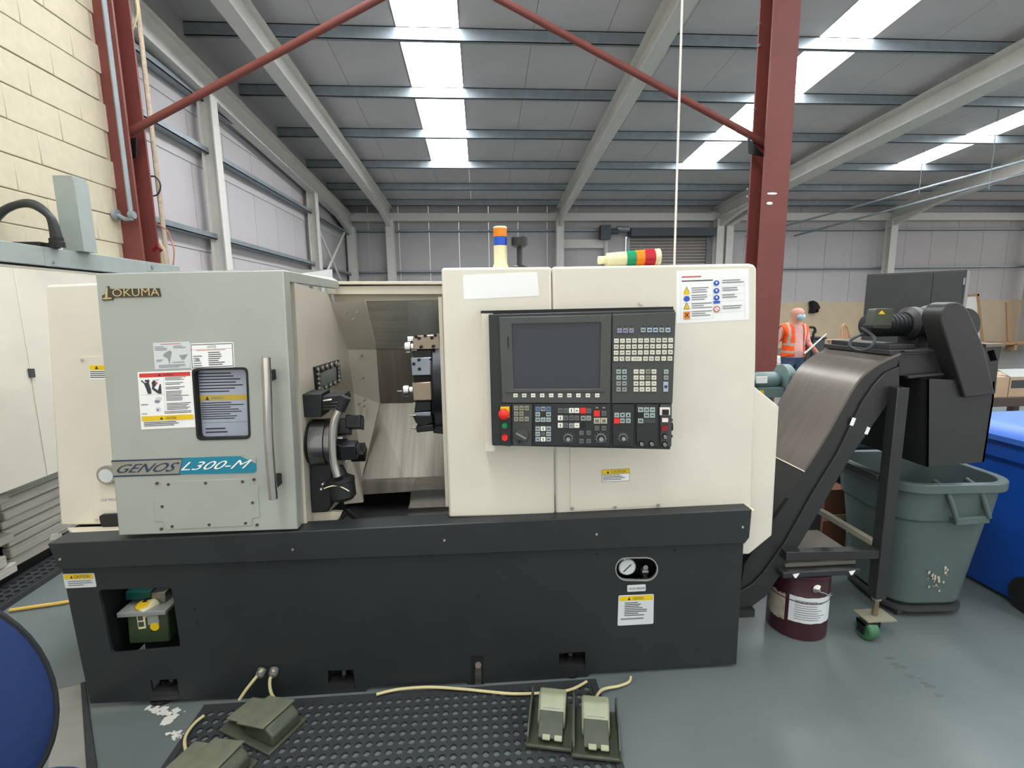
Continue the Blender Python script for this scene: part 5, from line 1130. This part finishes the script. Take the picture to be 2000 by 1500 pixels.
# foot pedals ----------------------------------------------------
def pedal(loc, rz, label, parts_only=None, group=None):
    global PED
    if PED is None:
        e = empty('foot_pedal', (0, 0, 0)); L_ = .20; Wd = .125
        mb = MB(); mb.box((-Wd/2-.03, -L_/2-.02, 0), (Wd/2+.03, L_/2, .010), olivedk); mb.build('base_plate', e, bevel=.002)
        mb = MB(); pr = [(-L_/2+.06, .012), (L_/2, .012), (L_/2+.01, .05), (L_/2-.02, .095), (L_/2-.07, .105), (-L_/2+.085, .062), (-L_/2+.06, .05)]
        mb.prism([V((-Wd/2+.008, y, z)) for y, z in pr], (Wd-.016, 0, 0), olive); mb.build('housing', e, bevel=.012, seg=3)
        mb = MB(); pr = [(-L_/2-.005, .04), (-L_/2+.09, .07), (-L_/2+.09, .062), (-L_/2-.005, .032)]; mb.prism([V((-Wd/2+.016, y, z)) for y, z in pr], (Wd-.032, 0, 0), olivedk)
        for x in (-.03, .015): mb.prism([V((x, y, z+.004)) for y, z in ((-L_/2-.012, .034), (-L_/2+.005, .042), (-L_/2+.005, .036), (-L_/2-.012, .028))], (.03, 0, 0), olive)
        mb.build('treadle', e, bevel=.003)
        for s_ in (-1, 1):
            mb = MB(); x = s_*(Wd/2+.018); mb.prism([V((x, y, z)) for y, z in ((-L_/2-.02, .01), (L_/2-.01, .01), (L_/2-.01, .085), (L_/2-.03, .10), (-L_/2+.05, .085), (-L_/2-.02, .05))], (.006*s_, 0, 0), olivedk); mb.build('side_guard', e, bevel=.002)
        mb = MB(); mb.prism([V((x, y, z+.002)) for x, y, z in ((-.035, -.004, .064+.0055), (.035, -.004, .064+.0055), (.035, .018, .0745), (-.035, .018, .0745))], (0, 0, .003), keygray); mb.build('name_plate', e, smooth=False)
        mb = MB(); mb.box((-Wd/2-.025, -L_/2-.03, .010), (Wd/2+.02, -L_/2-.018, .022), olivedk); mb.build('toe_bar', e, bevel=.003)
        PED = e; o = e
    else: o = copy_tree(PED)
    o.location = loc; o.rotation_euler = (0, 0, rz); tag(o, label, 'foot pedal', 'foot pedals on the mat'); return o
PED = None
a = fl(1078, 1412, .014); pedal((a.x, a.y, .0095), -.22, 'cast foot pedal with scuffed grey plate, left of the right-hand pair on the mat')
a = fl(1152, 1430, .014); pedal((a.x+.022, a.y, .0095), -.20, 'cast foot pedal at the right corner of the mat, pale name plate')
def lowpedal(loc, rz, tilt, label):
    e = empty('foot_pedal', loc, label, 'foot pedal', 'foot pedals on the mat'); e.rotation_euler = (0, 0, rz)
    m0 = MB(); m0.box((-.09, -.14, 0), (.09, .14, .012), olivedk)
    def loc_build(mb, nm, **k):
        o = mb.build(nm, None, **k); o.parent = e; return o
    loc_build(m0, 'base_plate', bevel=.003)
    mb = MB(); mb.prism([V((-.065, y, z)) for y, z in ((-.02, .012), (.13, .012), (.135, .06), (.10, .085), (.02, .075), (-.02, .05))], (.13, 0, 0), olivedk); loc_build(mb, 'housing', bevel=.008)
    mb = MB(); mb.prism([V((-.075, y, z)) for y, z in ((-.05, .062), (.10, .095), (.10, .088), (-.05, .055))], (.15, 0, 0), olive2); loc_build(mb, 'cover_plate', bevel=.002)
    mb = MB(); mb.prism([V((-.06, y, z)) for y, z in ((-.13, .04), (-.03, .058), (-.03, .052), (-.13, .034))], (.12, 0, 0), olive2); loc_build(mb, 'treadle', bevel=.002)
    return e
a = fl(495, 1432, .0); lowpedal((a.x+.03, a.y+.02, .0095), math.radians(-118), 0, 'olive grey foot pedal on the left of the mat, nearer the lathe')
a = fl(432, 1490, .0); lowpedal((a.x-.02, a.y-.05, .0095), math.radians(-112), 0, 'olive grey foot pedal on the left of the mat, cut by the bottom edge')

# blue chair -----------------------------------------------------
Bc = at(-112, 1385, 1.2); hn = V((-Bc.x, -Bc.y, 0)).normalized()
sc = empty('swivel_chair', (Bc.x+hn.x*.25, Bc.y+hn.y*.25, 0), 'blue upholstered chair back with dark rim in the bottom left corner', 'chair')
fb = Fr(Bc, V((-hn.y, hn.x, 0)), V((0, 0, -1))*math.cos(.3)+hn*math.sin(.3))
if fb.n.dot(O-Bc) < 0: fb = Fr(Bc, V((hn.y, -hn.x, 0)), V((0, 0, -1))*math.cos(.3)+hn*math.sin(.3))
circ = [(-112+229*math.cos(t), 1385+222*math.sin(t)) for t in [2*math.pi*i/44 for i in range(44)]]
cl = [fb.hit(*p) for p in circ]; mx = sum(p[0] for p in cl)/44; my = sum(p[1] for p in cl)/44
lp = lambda sc_, d: [fb.P((mx+(a-mx)*sc_, my+(b-my)*sc_), d) for a, b in cl]
mb = MB(); mb.loft([lp(.90, -.02), lp(.94, 0), lp(.925, .02), lp(.84, .032), lp(.55, .04), lp(.1, .042)], bluefab); mb.build('back_cushion', sc)
mb = MB(); mb.loft([lp(.7, -.05), lp(.95, -.045), lp(1.0, -.02), lp(1.0, .0), lp(.97, .008), lp(.93, .004)], rubber); mb.build('back_shell', sc)
sx, sy, sz = sc.location.x, sc.location.y, .40
def ell(z, r, n=36): return [V((sx+r*math.cos(2*math.pi*i/n), sy+r*math.sin(2*math.pi*i/n), z)) for i in range(n)]
mb = MB(); mb.loft([ell(sz-.05, .2), ell(sz-.04, .235), ell(sz, .245), ell(sz+.02, .23), ell(sz+.03, .16), ell(sz+.032, .03)], bluefab); mb.build('seat_cushion', sc)
mb = MB(); mb.loft([ell(sz-.07, .16), ell(sz-.065, .24), ell(sz-.03, .25), ell(sz-.03, .236)], rubber); mb.build('seat_shell', sc)
mb = MB(); mb.tube([V((sx, sy, sz-.07)), V((sx, sy, sz-.075))-hn*.2, V((sx, sy, sz))-hn*.31, fb.P((mx, my+.12), -.05)], .02, black); mb.build('back_bracket', sc)
mb = MB(); mb.cyl((sx, sy, .10), (sx, sy, sz-.06), .028, black); mb.build('gas_column', sc)
for i in range(5):
    a = i*2*math.pi/5+.3; mb = MB(); d_ = V((math.cos(a), math.sin(a), 0)); mb.tube([V((sx, sy, .12))+d_*.03, V((sx, sy, .11))+d_*.15, V((sx, sy, .075))+d_*.28], .02, black, k=3); mb.build('base_leg', sc)
    mb = MB(); p = V((sx, sy, .03))+d_*.28; s_ = V((-d_.y, d_.x, 0))*.02; mb.cyl(p-s_, p+s_, .03, black); mb.build('castor', sc)

# floor marks
mb = MB(); rr = random.Random(4)
fo = bpy.data.objects['floor']
for u, v, a, m in ((318, 1408, 1, splash), (340, 1392, .8, splash), (345, 1440, .5, splash), (300, 1386, .9, splash), (322, 1396, 1.1, splash), (332, 1399, 1.0, splash), (312, 1392, 1, splash), (347, 1432, .7, splash)):
    for i in range(7):
        p = fl(u+rr.gauss(0, 9*a), v+rr.gauss(0, 5*a), .0006); p.z = SPZ = globals().get('SPZ', .0006)+.00006; s_ = rr.uniform(.004, .018)*a; mb.add([p+V((s_*math.cos(t*.785)*rr.uniform(.6, 1.5), s_*math.sin(t*.785)*rr.uniform(.5, 1.2), 0)) for t in range(8)], [tuple(range(8))], m)
mb.build('floor_splash', fo, smooth=False, stuff=True)
mb = MB()
for i in range(12):
    p = fl(1738+i*9+rr.gauss(0, 3), 1290+i*6+rr.gauss(0, 3), .0006+i*.0001); s_ = rr.uniform(.006, .02); mb.add([p+V((s_*math.cos(t*.785)*1.4, s_*math.sin(t*.785)*rr.uniform(.4, 1), 0)) for t in range(8)], [tuple(range(8))], scuffdk)
mb.build('floor_scuff', fo, smooth=False, stuff=True)

# ================================================================ BACKGROUND THINGS
# tall dark cabinet
a, b = at(1693, 537, 4.6), at(1890, 524.5, 4.06); zt_c = (a.z+b.z)/2
e_x = V((b.x-a.x, b.y-a.y, 0)).normalized(); e_y = V((-e_x.y, e_x.x, 0)); Wd = (V((b.x-a.x, b.y-a.y, 0))).length
def cb(x, y, z): return V((a.x, a.y, 0))+e_x*x+e_y*y+V((0, 0, z))
tc = empty('tall_cabinet', cb(Wd/2, .25, 0), 'tall dark grey cabinet standing behind the conveyor head', 'cabinet')
dkcab = mat('dark cabinet enamel', (62, 66, 66), .4)
def cbox(mb, x0, y0, z0, x1, y1, z1, m): mb.hexa([cb(*p) for p in ((x0, y0, z0), (x1, y0, z0), (x1, y1, z0), (x0, y1, z0), (x0, y0, z1), (x1, y0, z1), (x1, y1, z1), (x0, y1, z1))], m)
mb = MB(); cbox(mb, 0, .012, .05, Wd, .5, zt_c, dkcab); cbox(mb, .03, .04, 0, Wd-.03, .46, .05, black); mb.build('cabinet_body', tc, bevel=.004)
for x0, x1 in ((.004, Wd*.69-.002), (Wd*.69+.002, Wd-.02)):
    mb = MB(); cbox(mb, x0, 0, .07, x1, .012, zt_c-.012, dkcab); mb.build('cabinet_door', tc, bevel=.002)
mb = MB()
for z in (.4, 1.1, zt_c-.1): cbox(mb, Wd-.018, -.006, z-.03, Wd-.006, .012, z+.03, galv)
mb.build('hinge', tc, smooth=False)
# bench grinder on its pedestal
GY = 2.95; gc = at(1498, 742, GY)
bg = empty('bench_grinder', (gc.x, GY, 0), 'grey green bench grinder on a pedestal behind the right end of the lathe', 'grinder')
mb = MB(); mb.lathe((gc.x-.12, GY, gc.z), (1, 0, 0), [(.03, 0), (.04, .02), (.052, .06), (.052, .16), (.04, .19), (.028, .2)], grinder, 24); mb.build('motor_body', bg)
mb = MB(); mb.box((gc.x-.10, GY-.054, gc.z-.012), (gc.x-.03, GY-.045, gc.z+.03), paper); mb.build('white_label', bg, smooth=False)
for x in (gc.x-.19, gc.x+.085):
    mb = MB(); mb.lathe((x, GY, gc.z+.012), (1, 0, 0), [(.045, 0), (.085, .004), (.085, .05), (.07, .054)], grinder, 28, cap=True); mb.build('wheel_guard', bg)
    mb = MB(); mb.lathe((x+.012, GY-.012, gc.z+.008), (1, 0, 0), [(.076, 0), (.076, .045)], keydk, 28); mb.lathe((x+.05, GY-.01, gc.z+.008), (1, 0, 0), [(.02, 0), (.02, .012)], darksteel, 12); mb.build('grinding_wheel', bg)
    mb = MB(); mb.box((x-.01, GY-.15, gc.z-.07), (x+.06, GY-.08, gc.z-.055), panelgray); mb.build('tool_rest', bg, smooth=False)
mb = MB(); mb.box((gc.x-.09, GY-.07, gc.z-.10), (gc.x+.07, GY+.07, gc.z-.04), grinder); mb.cyl((gc.x-.01, GY, .03), (gc.x-.01, GY, gc.z-.09), .05, grinder); mb.lathe((gc.x-.01, GY, 0), (0, 0, 1), [(.18, 0), (.18, .02), (.06, .04)], grinder, 24); mb.build('pedestal', bg)
mb = MB(); q = YP(GY-.071); q.rect(mb, 1484, 762, 1492, 772, 0, .001, yellow); mb.build('warning_sticker', bg, smooth=False)
# jacket on the wall
JY = 18.0; q = YP(JY)
jk = empty('black_jacket', q.px(1587, 590), 'black jacket hanging on a hook on the beige far wall', 'jacket')
mb = MB(); J = [(1580, 589), (1586, 587), (1592, 590), (1596, 598), (1597, 603), (1594, 605), (1594, 610), (1590, 611), (1588, 607), (1586, 608), (1585, 612), (1579, 611), (1581, 603), (1580, 595)]
rings = []
for k_, (sc_, d_) in enumerate(((1.0, .0), (1.0, .10), (.82, .19), (.4, .23))):
    rings.append([q.px(1588+(u-1588)*sc_, 599+(v-599)*sc_, d_+.012*math.sin(i*2.1)*(k_ > 0)) for i, (u, v) in enumerate(J)])
mb.loft(rings, cloth); mb.build('jacket_body', jk)
mb = MB(); mb.cyl(q.px(1585, 589, -.1), q.px(1577, 590, .1), .012, black); mb.build('hanging_loop', jk)
# wooden chair far away
CY_ = 9.0; cp = at(1651, 656, CY_)
wc = empty('wooden_chair', (cp.x, CY_, 0), 'pale wooden chair with a bowed back beyond the conveyor', 'chair')
q = YP(CY_+.2); mb = MB(); mb.tube([q.px(1646, 660), q.px(1643, 645), q.px(1646, 635.5), q.px(1651, 635), q.px(1656, 643), q.px(1660, 660)], .018, wood); mb.build('back_bow', wc)
for u in (1648, 1652, 1656): mb = MB(); mb.cyl(q.px(u+1, 662), q.px(u-1, 638 if u < 1654 else 642), .008, wood, n=6); mb.build('spindle', wc)
zs = q.px(1650, 662).z; mb = MB(); mb.box((cp.x-.2, CY_-.2, zs-.04), (cp.x+.2, CY_+.24, zs), wood); mb.build('seat', wc, bevel=.015)
for sx in (-.17, .17):
    for sy in (-.16, .2): mb = MB(); mb.cyl((cp.x+sx*1.15, CY_+sy*1.1, 0), (cp.x+sx, CY_+sy, zs-.03), .018, wood, n=8); mb.build('leg', wc)
# hand truck
HY = 8.2; q = YP(HY); hp = q.px(1585, 650)
ht = empty('hand_truck', (hp.x, HY, 0), 'black hand truck handle showing behind the person in orange', 'hand truck')
mb = MB(); z0_ = .1
mb.tube([V((q.px(1576, 640).x, HY, z0_)), q.px(1576, 655), q.px(1577, 641), q.px(1584, 639), q.px(1591, 641), q.px(1592, 650), q.px(1588, 658), V((q.px(1588, 658).x, HY, z0_))], .022, black, k=5); mb.build('tube_frame', ht)
mb = MB(); mb.box((hp.x-.25, HY-.3, .02), (hp.x+.25, HY, .04), black); mb.build('toe_plate', ht, smooth=False)
for sx in (-.25, .25): mb = MB(); mb.cyl((hp.x+sx-.03, HY+.05, .12), (hp.x+sx+.03, HY+.05, .12), .12, black, n=20); mb.build('wheel', ht)
p0_ = at(1588, 675, 8.6); p1_ = at(1602, 662, 8.6); mb = MB(); mb.box((p0_.x, 8.6, 0), (p1_.x+.1, 8.9, p1_.z), dkcab); mb.box((p0_.x-.02, 8.58, p1_.z), (p1_.x+.12, 8.92, p1_.z+.03), black); tag(mb.build('dark_crate', bevel=.01), 'small dark crate beside the hand truck in the far hall', 'crate')
# white packets on a pallet
WY = 8.8; p0_ = at(1490, 735, WY); p1_ = at(1524, 700, WY)
pl_ = empty('pallet', ((p0_.x+p1_.x)/2, WY+.4, 0), 'low wooden pallet carrying white packets left of the person', 'pallet')
for i in range(5): mb = MB(); mb.box((p0_.x+i*.13-.1, WY, .1), (p0_.x+i*.13, WY+.8, .125), wood); mb.build('deck_board', pl_, smooth=False)
for i in range(3): mb = MB(); mb.box((p0_.x-.1, WY+i*.36, 0), (p0_.x+.55, WY+i*.36+.08, .1), wood); mb.build('bearer', pl_, smooth=False)
mb = MB()
zz0 = .126
for i in range(4):
    h = .14; mb = MB(); mb.box((p0_.x-.08+rr.uniform(-.02, .02), WY+.03, zz0), (p0_.x+.42+rr.uniform(-.02, .02), WY+.75, zz0+h-.004), paper if i != 1 else dado); tag(mb.build('white_packet', bevel=.015), 'white packet in the stack on the pallet, number %s from the floor' % ('one', 'two', 'three', 'four')[i] if False else ('lowest white packet on the pallet', 'beige packet second from bottom on the pallet', 'white packet second from the top of the pallet stack', 'topmost white packet on the pallet stack')[i], 'packet', 'packets on the pallet'); zz0 += h
# cartons on a dark bench at the right edge
BY_ = 5.0; p0_ = at(1940, 778, BY_); zt_b = p0_.z
wbn = empty('work_bench', (p0_.x+.6, BY_+.4, 0), 'dark brown low bench at the right edge behind the blue bin', 'bench')
bm_ = mat('dark brown bench', (70, 56, 50), .6)
mb = MB(); mb.box((p0_.x-.35, BY_, zt_b-.10), (p0_.x+1.2, BY_+.8, zt_b), bm_); mb.build('bench_top', wbn, bevel=.004)
for x in (p0_.x-.3, p0_.x+1.1):
    for y in (BY_+.03, BY_+.7): mb = MB(); mb.box((x, y, 0), (x+.08, y+.08, zt_b-.1), bm_); mb.build('leg', wbn, smooth=False)
p1_ = at(1948, 737, BY_+.05)
o_ = MB(); o_.box((p1_.x-.25, BY_+.05, zt_b), (p1_.x+.15, BY_+.5, p1_.z), carton); o_ = o_.build('cardboard_box', smooth=False); tag(o_, 'tan cardboard box, left one on the dark bench at the right edge', 'box')
mb = MB(); mb.box((p1_.x+.16, BY_+.05, zt_b), (p1_.x+.62, BY_+.5, p1_.z-.005), carton); o2 = mb.build('cardboard_box', smooth=False); tag(o2, 'tan cardboard box with dark printed squares, right one on the dark bench', 'box')
mb = MB()
for i in range(2): mb.box((p1_.x+.18+i*.18, BY_+.048, zt_b+.10), (p1_.x+.34+i*.18, BY_+.05, zt_b+.19), ink)
mb.build('printed_square', o2, smooth=False)
mb = MB(); z = p1_.z-.005; mb.prism([V((p1_.x+.16, BY_+.05, z)), V((p1_.x+.62, BY_+.05, z)), V((p1_.x+.62, BY_+.2, z+.07)), V((p1_.x+.16, BY_+.2, z+.07))], (0, 0, .005), keygray); mb.build('open_flap', o2, smooth=False)
# leaning boards and timber near the far wall
LY = 16.5; q = YP(LY)
lb_ = empty('leaning_board', q.px(1905, 672), 'white board in a timber frame leaning near the far right wall', 'board')
mb = MB(); q.plate(mb, [(1880, 580), (1907, 577), (1918, 690), (1885, 692)], -.04, 0, paper); mb.build('white_panel', lb_, smooth=False)
for pl in ([(1907, 574), (1911, 574), (1923, 692), (1917, 692)], [(1878, 576), (1911, 574), (1911, 578), (1878, 580)]): mb = MB(); q.plate(mb, pl, -.06, .03, wood); mb.build('frame_member', lb_, smooth=False)
LY = 15.5; q = YP(LY); tr_ = empty('timber_trestle', q.px(1968, 672), 'low pale timber trestle in front of the far right column', 'trestle')
mb = MB(); q.plate(mb, [(1942, 668), (2040, 666), (2040, 672), (1942, 674)], -.3, 0, wood); mb.build('top_rail', tr_, smooth=False)
zr0 = q.px(1968, 672).z
for u in (1950, 1985, 2030): mb = MB(); x = q.px(u, 670).x; mb.box((x-.05, LY, 0), (x+.05, LY+.3, zr0), wood); mb.build('leg', tr_, smooth=False)
mb = MB(); q.plate(mb, [(1966, 590), (1970, 590), (1976, 668), (1969, 668)], -.05, 0, wood); mb.build('upright', tr_, smooth=False)

# ================================================================ PERSON
PYD = 7.1
pf = at(1547, 700, PYD)
H_ = at(1548, 600, PYD).z
k = H_/1.70
pe = empty('person', (pf.x, PYD, 0), 'person walking in orange hi-vis vest, pink shirt, jeans and pale mask, carrying a sheet', 'person')
def skin_mesh(nodes, links, root, sub=2):
    me = bpy.data.meshes.new('sk'); me.from_pydata([n[0] for n in nodes], links, []); o = bpy.data.objects.new('sk', me); C.objects.link(o)
    o.modifiers.new('s', 'SKIN'); m2 = o.modifiers.new('u', 'SUBSURF'); m2.levels = sub; m2.render_levels = sub
    for i, n in enumerate(nodes):
        v = me.skin_vertices[0].data[i]; v.radius = n[1]; v.use_root = (i == root)
    dg = bpy.context.evaluated_depsgraph_get(); ev = o.evaluated_get(dg); out = bpy.data.meshes.new_from_object(ev); bpy.data.objects.remove(o); return out
nodes = []; links = []
def N(x, y, z, rx, ry=None, par=None):
    nodes.append((V((x*k, y*k, z*k)), (rx*k, (ry or rx)*k))); i = len(nodes)-1
    if par is not None: links.append((par, i))
    return i
pel = N(0, 0, .90, .155, .115); wst = N(0, -.015, 1.03, .165, .135, pel); chs = N(0, 0, 1.20, .165, .115, wst); uch = N(0, .01, 1.36, .13, .09, chs)
nk = N(.005, -.005, 1.46, .066, .066, uch); hd0 = N(.01, -.035, 1.535, .085, .10, nk); hd1 = N(.015, -.03, 1.60, .102, .116, hd0); hd2 = N(.015, -.018, 1.65, .088, .10, hd1); hd3 = N(.015, -.012, 1.69, .045, .055, hd2)
def arm(s, el, wr, hand):
    sh = N(s*.17, .01, 1.37, .062, .062, uch); e1 = N(*el, .043, None, sh); w1 = N(*wr, .03, .026, e1); h1 = N(*hand, .038, .02, w1); return h1
hl = arm(-1, (-.27, .05, 1.12), (-.31, -.03, .90), (-.315, -.06, .82))
hr = arm(1, (.27, .03, 1.13), (.30, -.17, .98), (.30, -.25, .95))
def leg(s, kn, an, toe):
    hp_ = N(s*.09, 0, .84, .098, .10, pel); k1 = N(*kn, .062, .062, hp_); a1 = N(*an, .042, .042, k1); N(*toe, .04, .03, a1)
leg(-1, (-.11, -.12, .49), (-.10, -.02, .09), (-.11, -.17, .045)); leg(1, (.10, .03, .49), (.10, .22, .12), (.11, .12, .04))
def fingers(hi, d, spread, curl):
    c_ = nodes[hi][0]/k
    for i in range(4):
        b_ = c_+spread*(i-1.5)*.019+d*.03; L_ = (.055, .066, .062, .048)[i]
        f1 = N(*b_, .010, None, hi); f2 = N(*(b_+d*L_*.6+curl*.008), .009, None, f1); N(*(b_+d*L_+curl*.026), .008, None, f2)
    t1 = c_-spread*.036+d*.012+curl*.01; f1 = N(*t1, .011, None, hi); N(*(t1+d*.034-spread*.012+curl*.012), .009, None, f1)
fingers(hl, V((0, -.2, -1)).normalized(), V((0, 1, 0)), V((1, 0, 0))); fingers(hr, V((.15, -1, -.1)).normalized(), V((0, 0, 1)), V((-1, 0, 0)))
me = skin_mesh(nodes, links, 0, 4)
def cz(p): return sum((me.vertices[v].co for v in p.vertices), V())/len(p.vertices)/k
for m in (skin, pink, jeans, shoe): me.materials.append(m)
for p in me.polygons:
    c_ = cz(p); i = 0
    if c_.z < .12 and abs(c_.x) < .25: i = 3
    elif c_.z < .915 and abs(c_.x) < .24: i = 2
    elif c_.z < 1.425 and (abs(c_.x) < .225 or c_.z > 1.19): i = 1
    p.material_index = i; p.use_smooth = True
bo = bpy.data.objects.new('body', me); bo.name = 'body'; C.objects.link(bo); bo.parent = pe
# vest: the torso surface pushed outwards
vs = []; fs = []; mi = []; idx = {}
for p in me.polygons:
    c_ = cz(p); n_ = p.normal
    if not (.93 < c_.z < 1.43 and abs(c_.x) < .205): continue
    if abs(c_.x) > .17 and c_.z < 1.28 and False: continue
    if n_.y < -.15 and -.075 < c_.x-.02 < .085-.03*(c_.z-1) and c_.z < 1.42: continue
    if c_.z > 1.40 and abs(c_.x) < .07: continue
    f_ = []
    for v in p.vertices:
        if v not in idx: idx[v] = len(vs); vs.append(me.vertices[v].co+me.vertices[v].normal*.014)
        f_.append(idx[v])
    fs.append(f_); mi.append(1 if (.985 < c_.z < 1.02 or 1.10 < c_.z < 1.14 or (c_.z > 1.12 and .105 < abs(c_.x) < .14)) else 0)
for q in vs:
    if q.z/k < .955: q.z = .935*k
vm = bpy.data.meshes.new('vest'); vm.from_pydata(vs, [], fs); vm.materials.append(hivis); vm.materials.append(reflect); vm.polygons.foreach_set('material_index', mi); vm.polygons.foreach_set('use_smooth', [True]*len(fs))
vo = bpy.data.objects.new('hi_vis_vest', vm); C.objects.link(vo); vo.parent = pe; so = vo.modifiers.new('t', 'SOLIDIFY'); so.thickness = .006
def ppart(mb, nm, **kw):
    o = mb.build(nm, None, **kw); o.parent = pe; return o
hc = V((.015, -.03, 1.60))*k
mb = MB(); mb.ball(hc+V((.012, -.075, -.048))*k, (.068*k, .056*k, .052*k), maskm); ppart(mb, 'face_mask')
mb = MB(); mb.tube([hc+V((.05, -.05, -.03))*k, hc+V((.078, .0, -.01))*k], .003, maskm, n=5, k=2); mb.tube([hc+V((-.045, -.05, -.03))*k, hc+V((-.068, .0, -.01))*k], .003, maskm, n=5, k=2); ppart(mb, 'mask_loop')
for s_ in (-1, 1):
    mb = MB(); mb.ball(hc+V((.010+s_*.034, -.098, .006))*k, .008*k, paper, 8, 6); mb.ball(hc+V((.010+s_*.034, -.107, .010))*k, .0055*k, ink, 8, 6); ppart(mb, 'eye')
    mb = MB(); mb.ball(hc+V((.004+s_*.088, .0, -.005))*k, (.012*k, .02*k, .032*k), skin, 8, 6); ppart(mb, 'ear')
mb = MB(); mb.ball(hc+V((.010, -.108, -.014))*k, (.015*k, .02*k, .024*k), skin, 8, 6); ppart(mb, 'nose')
# the sheet held in the hand
hw = V((pf.x, PYD, 0))+nodes[hr][0]
q = YP(hw.y-.03); P = [q.px(1569, 690), q.px(1573, 691), q.px(1616, 652), q.px(1613, 651)]
mb = MB(); mb.prism([P[0], P[1], P[2], P[3]], ray(1590, 671).normalized()*.22, paper); tag(mb.build('white_sheet', smooth=False), 'white rigid sheet held by the person in the orange vest', 'sheet')
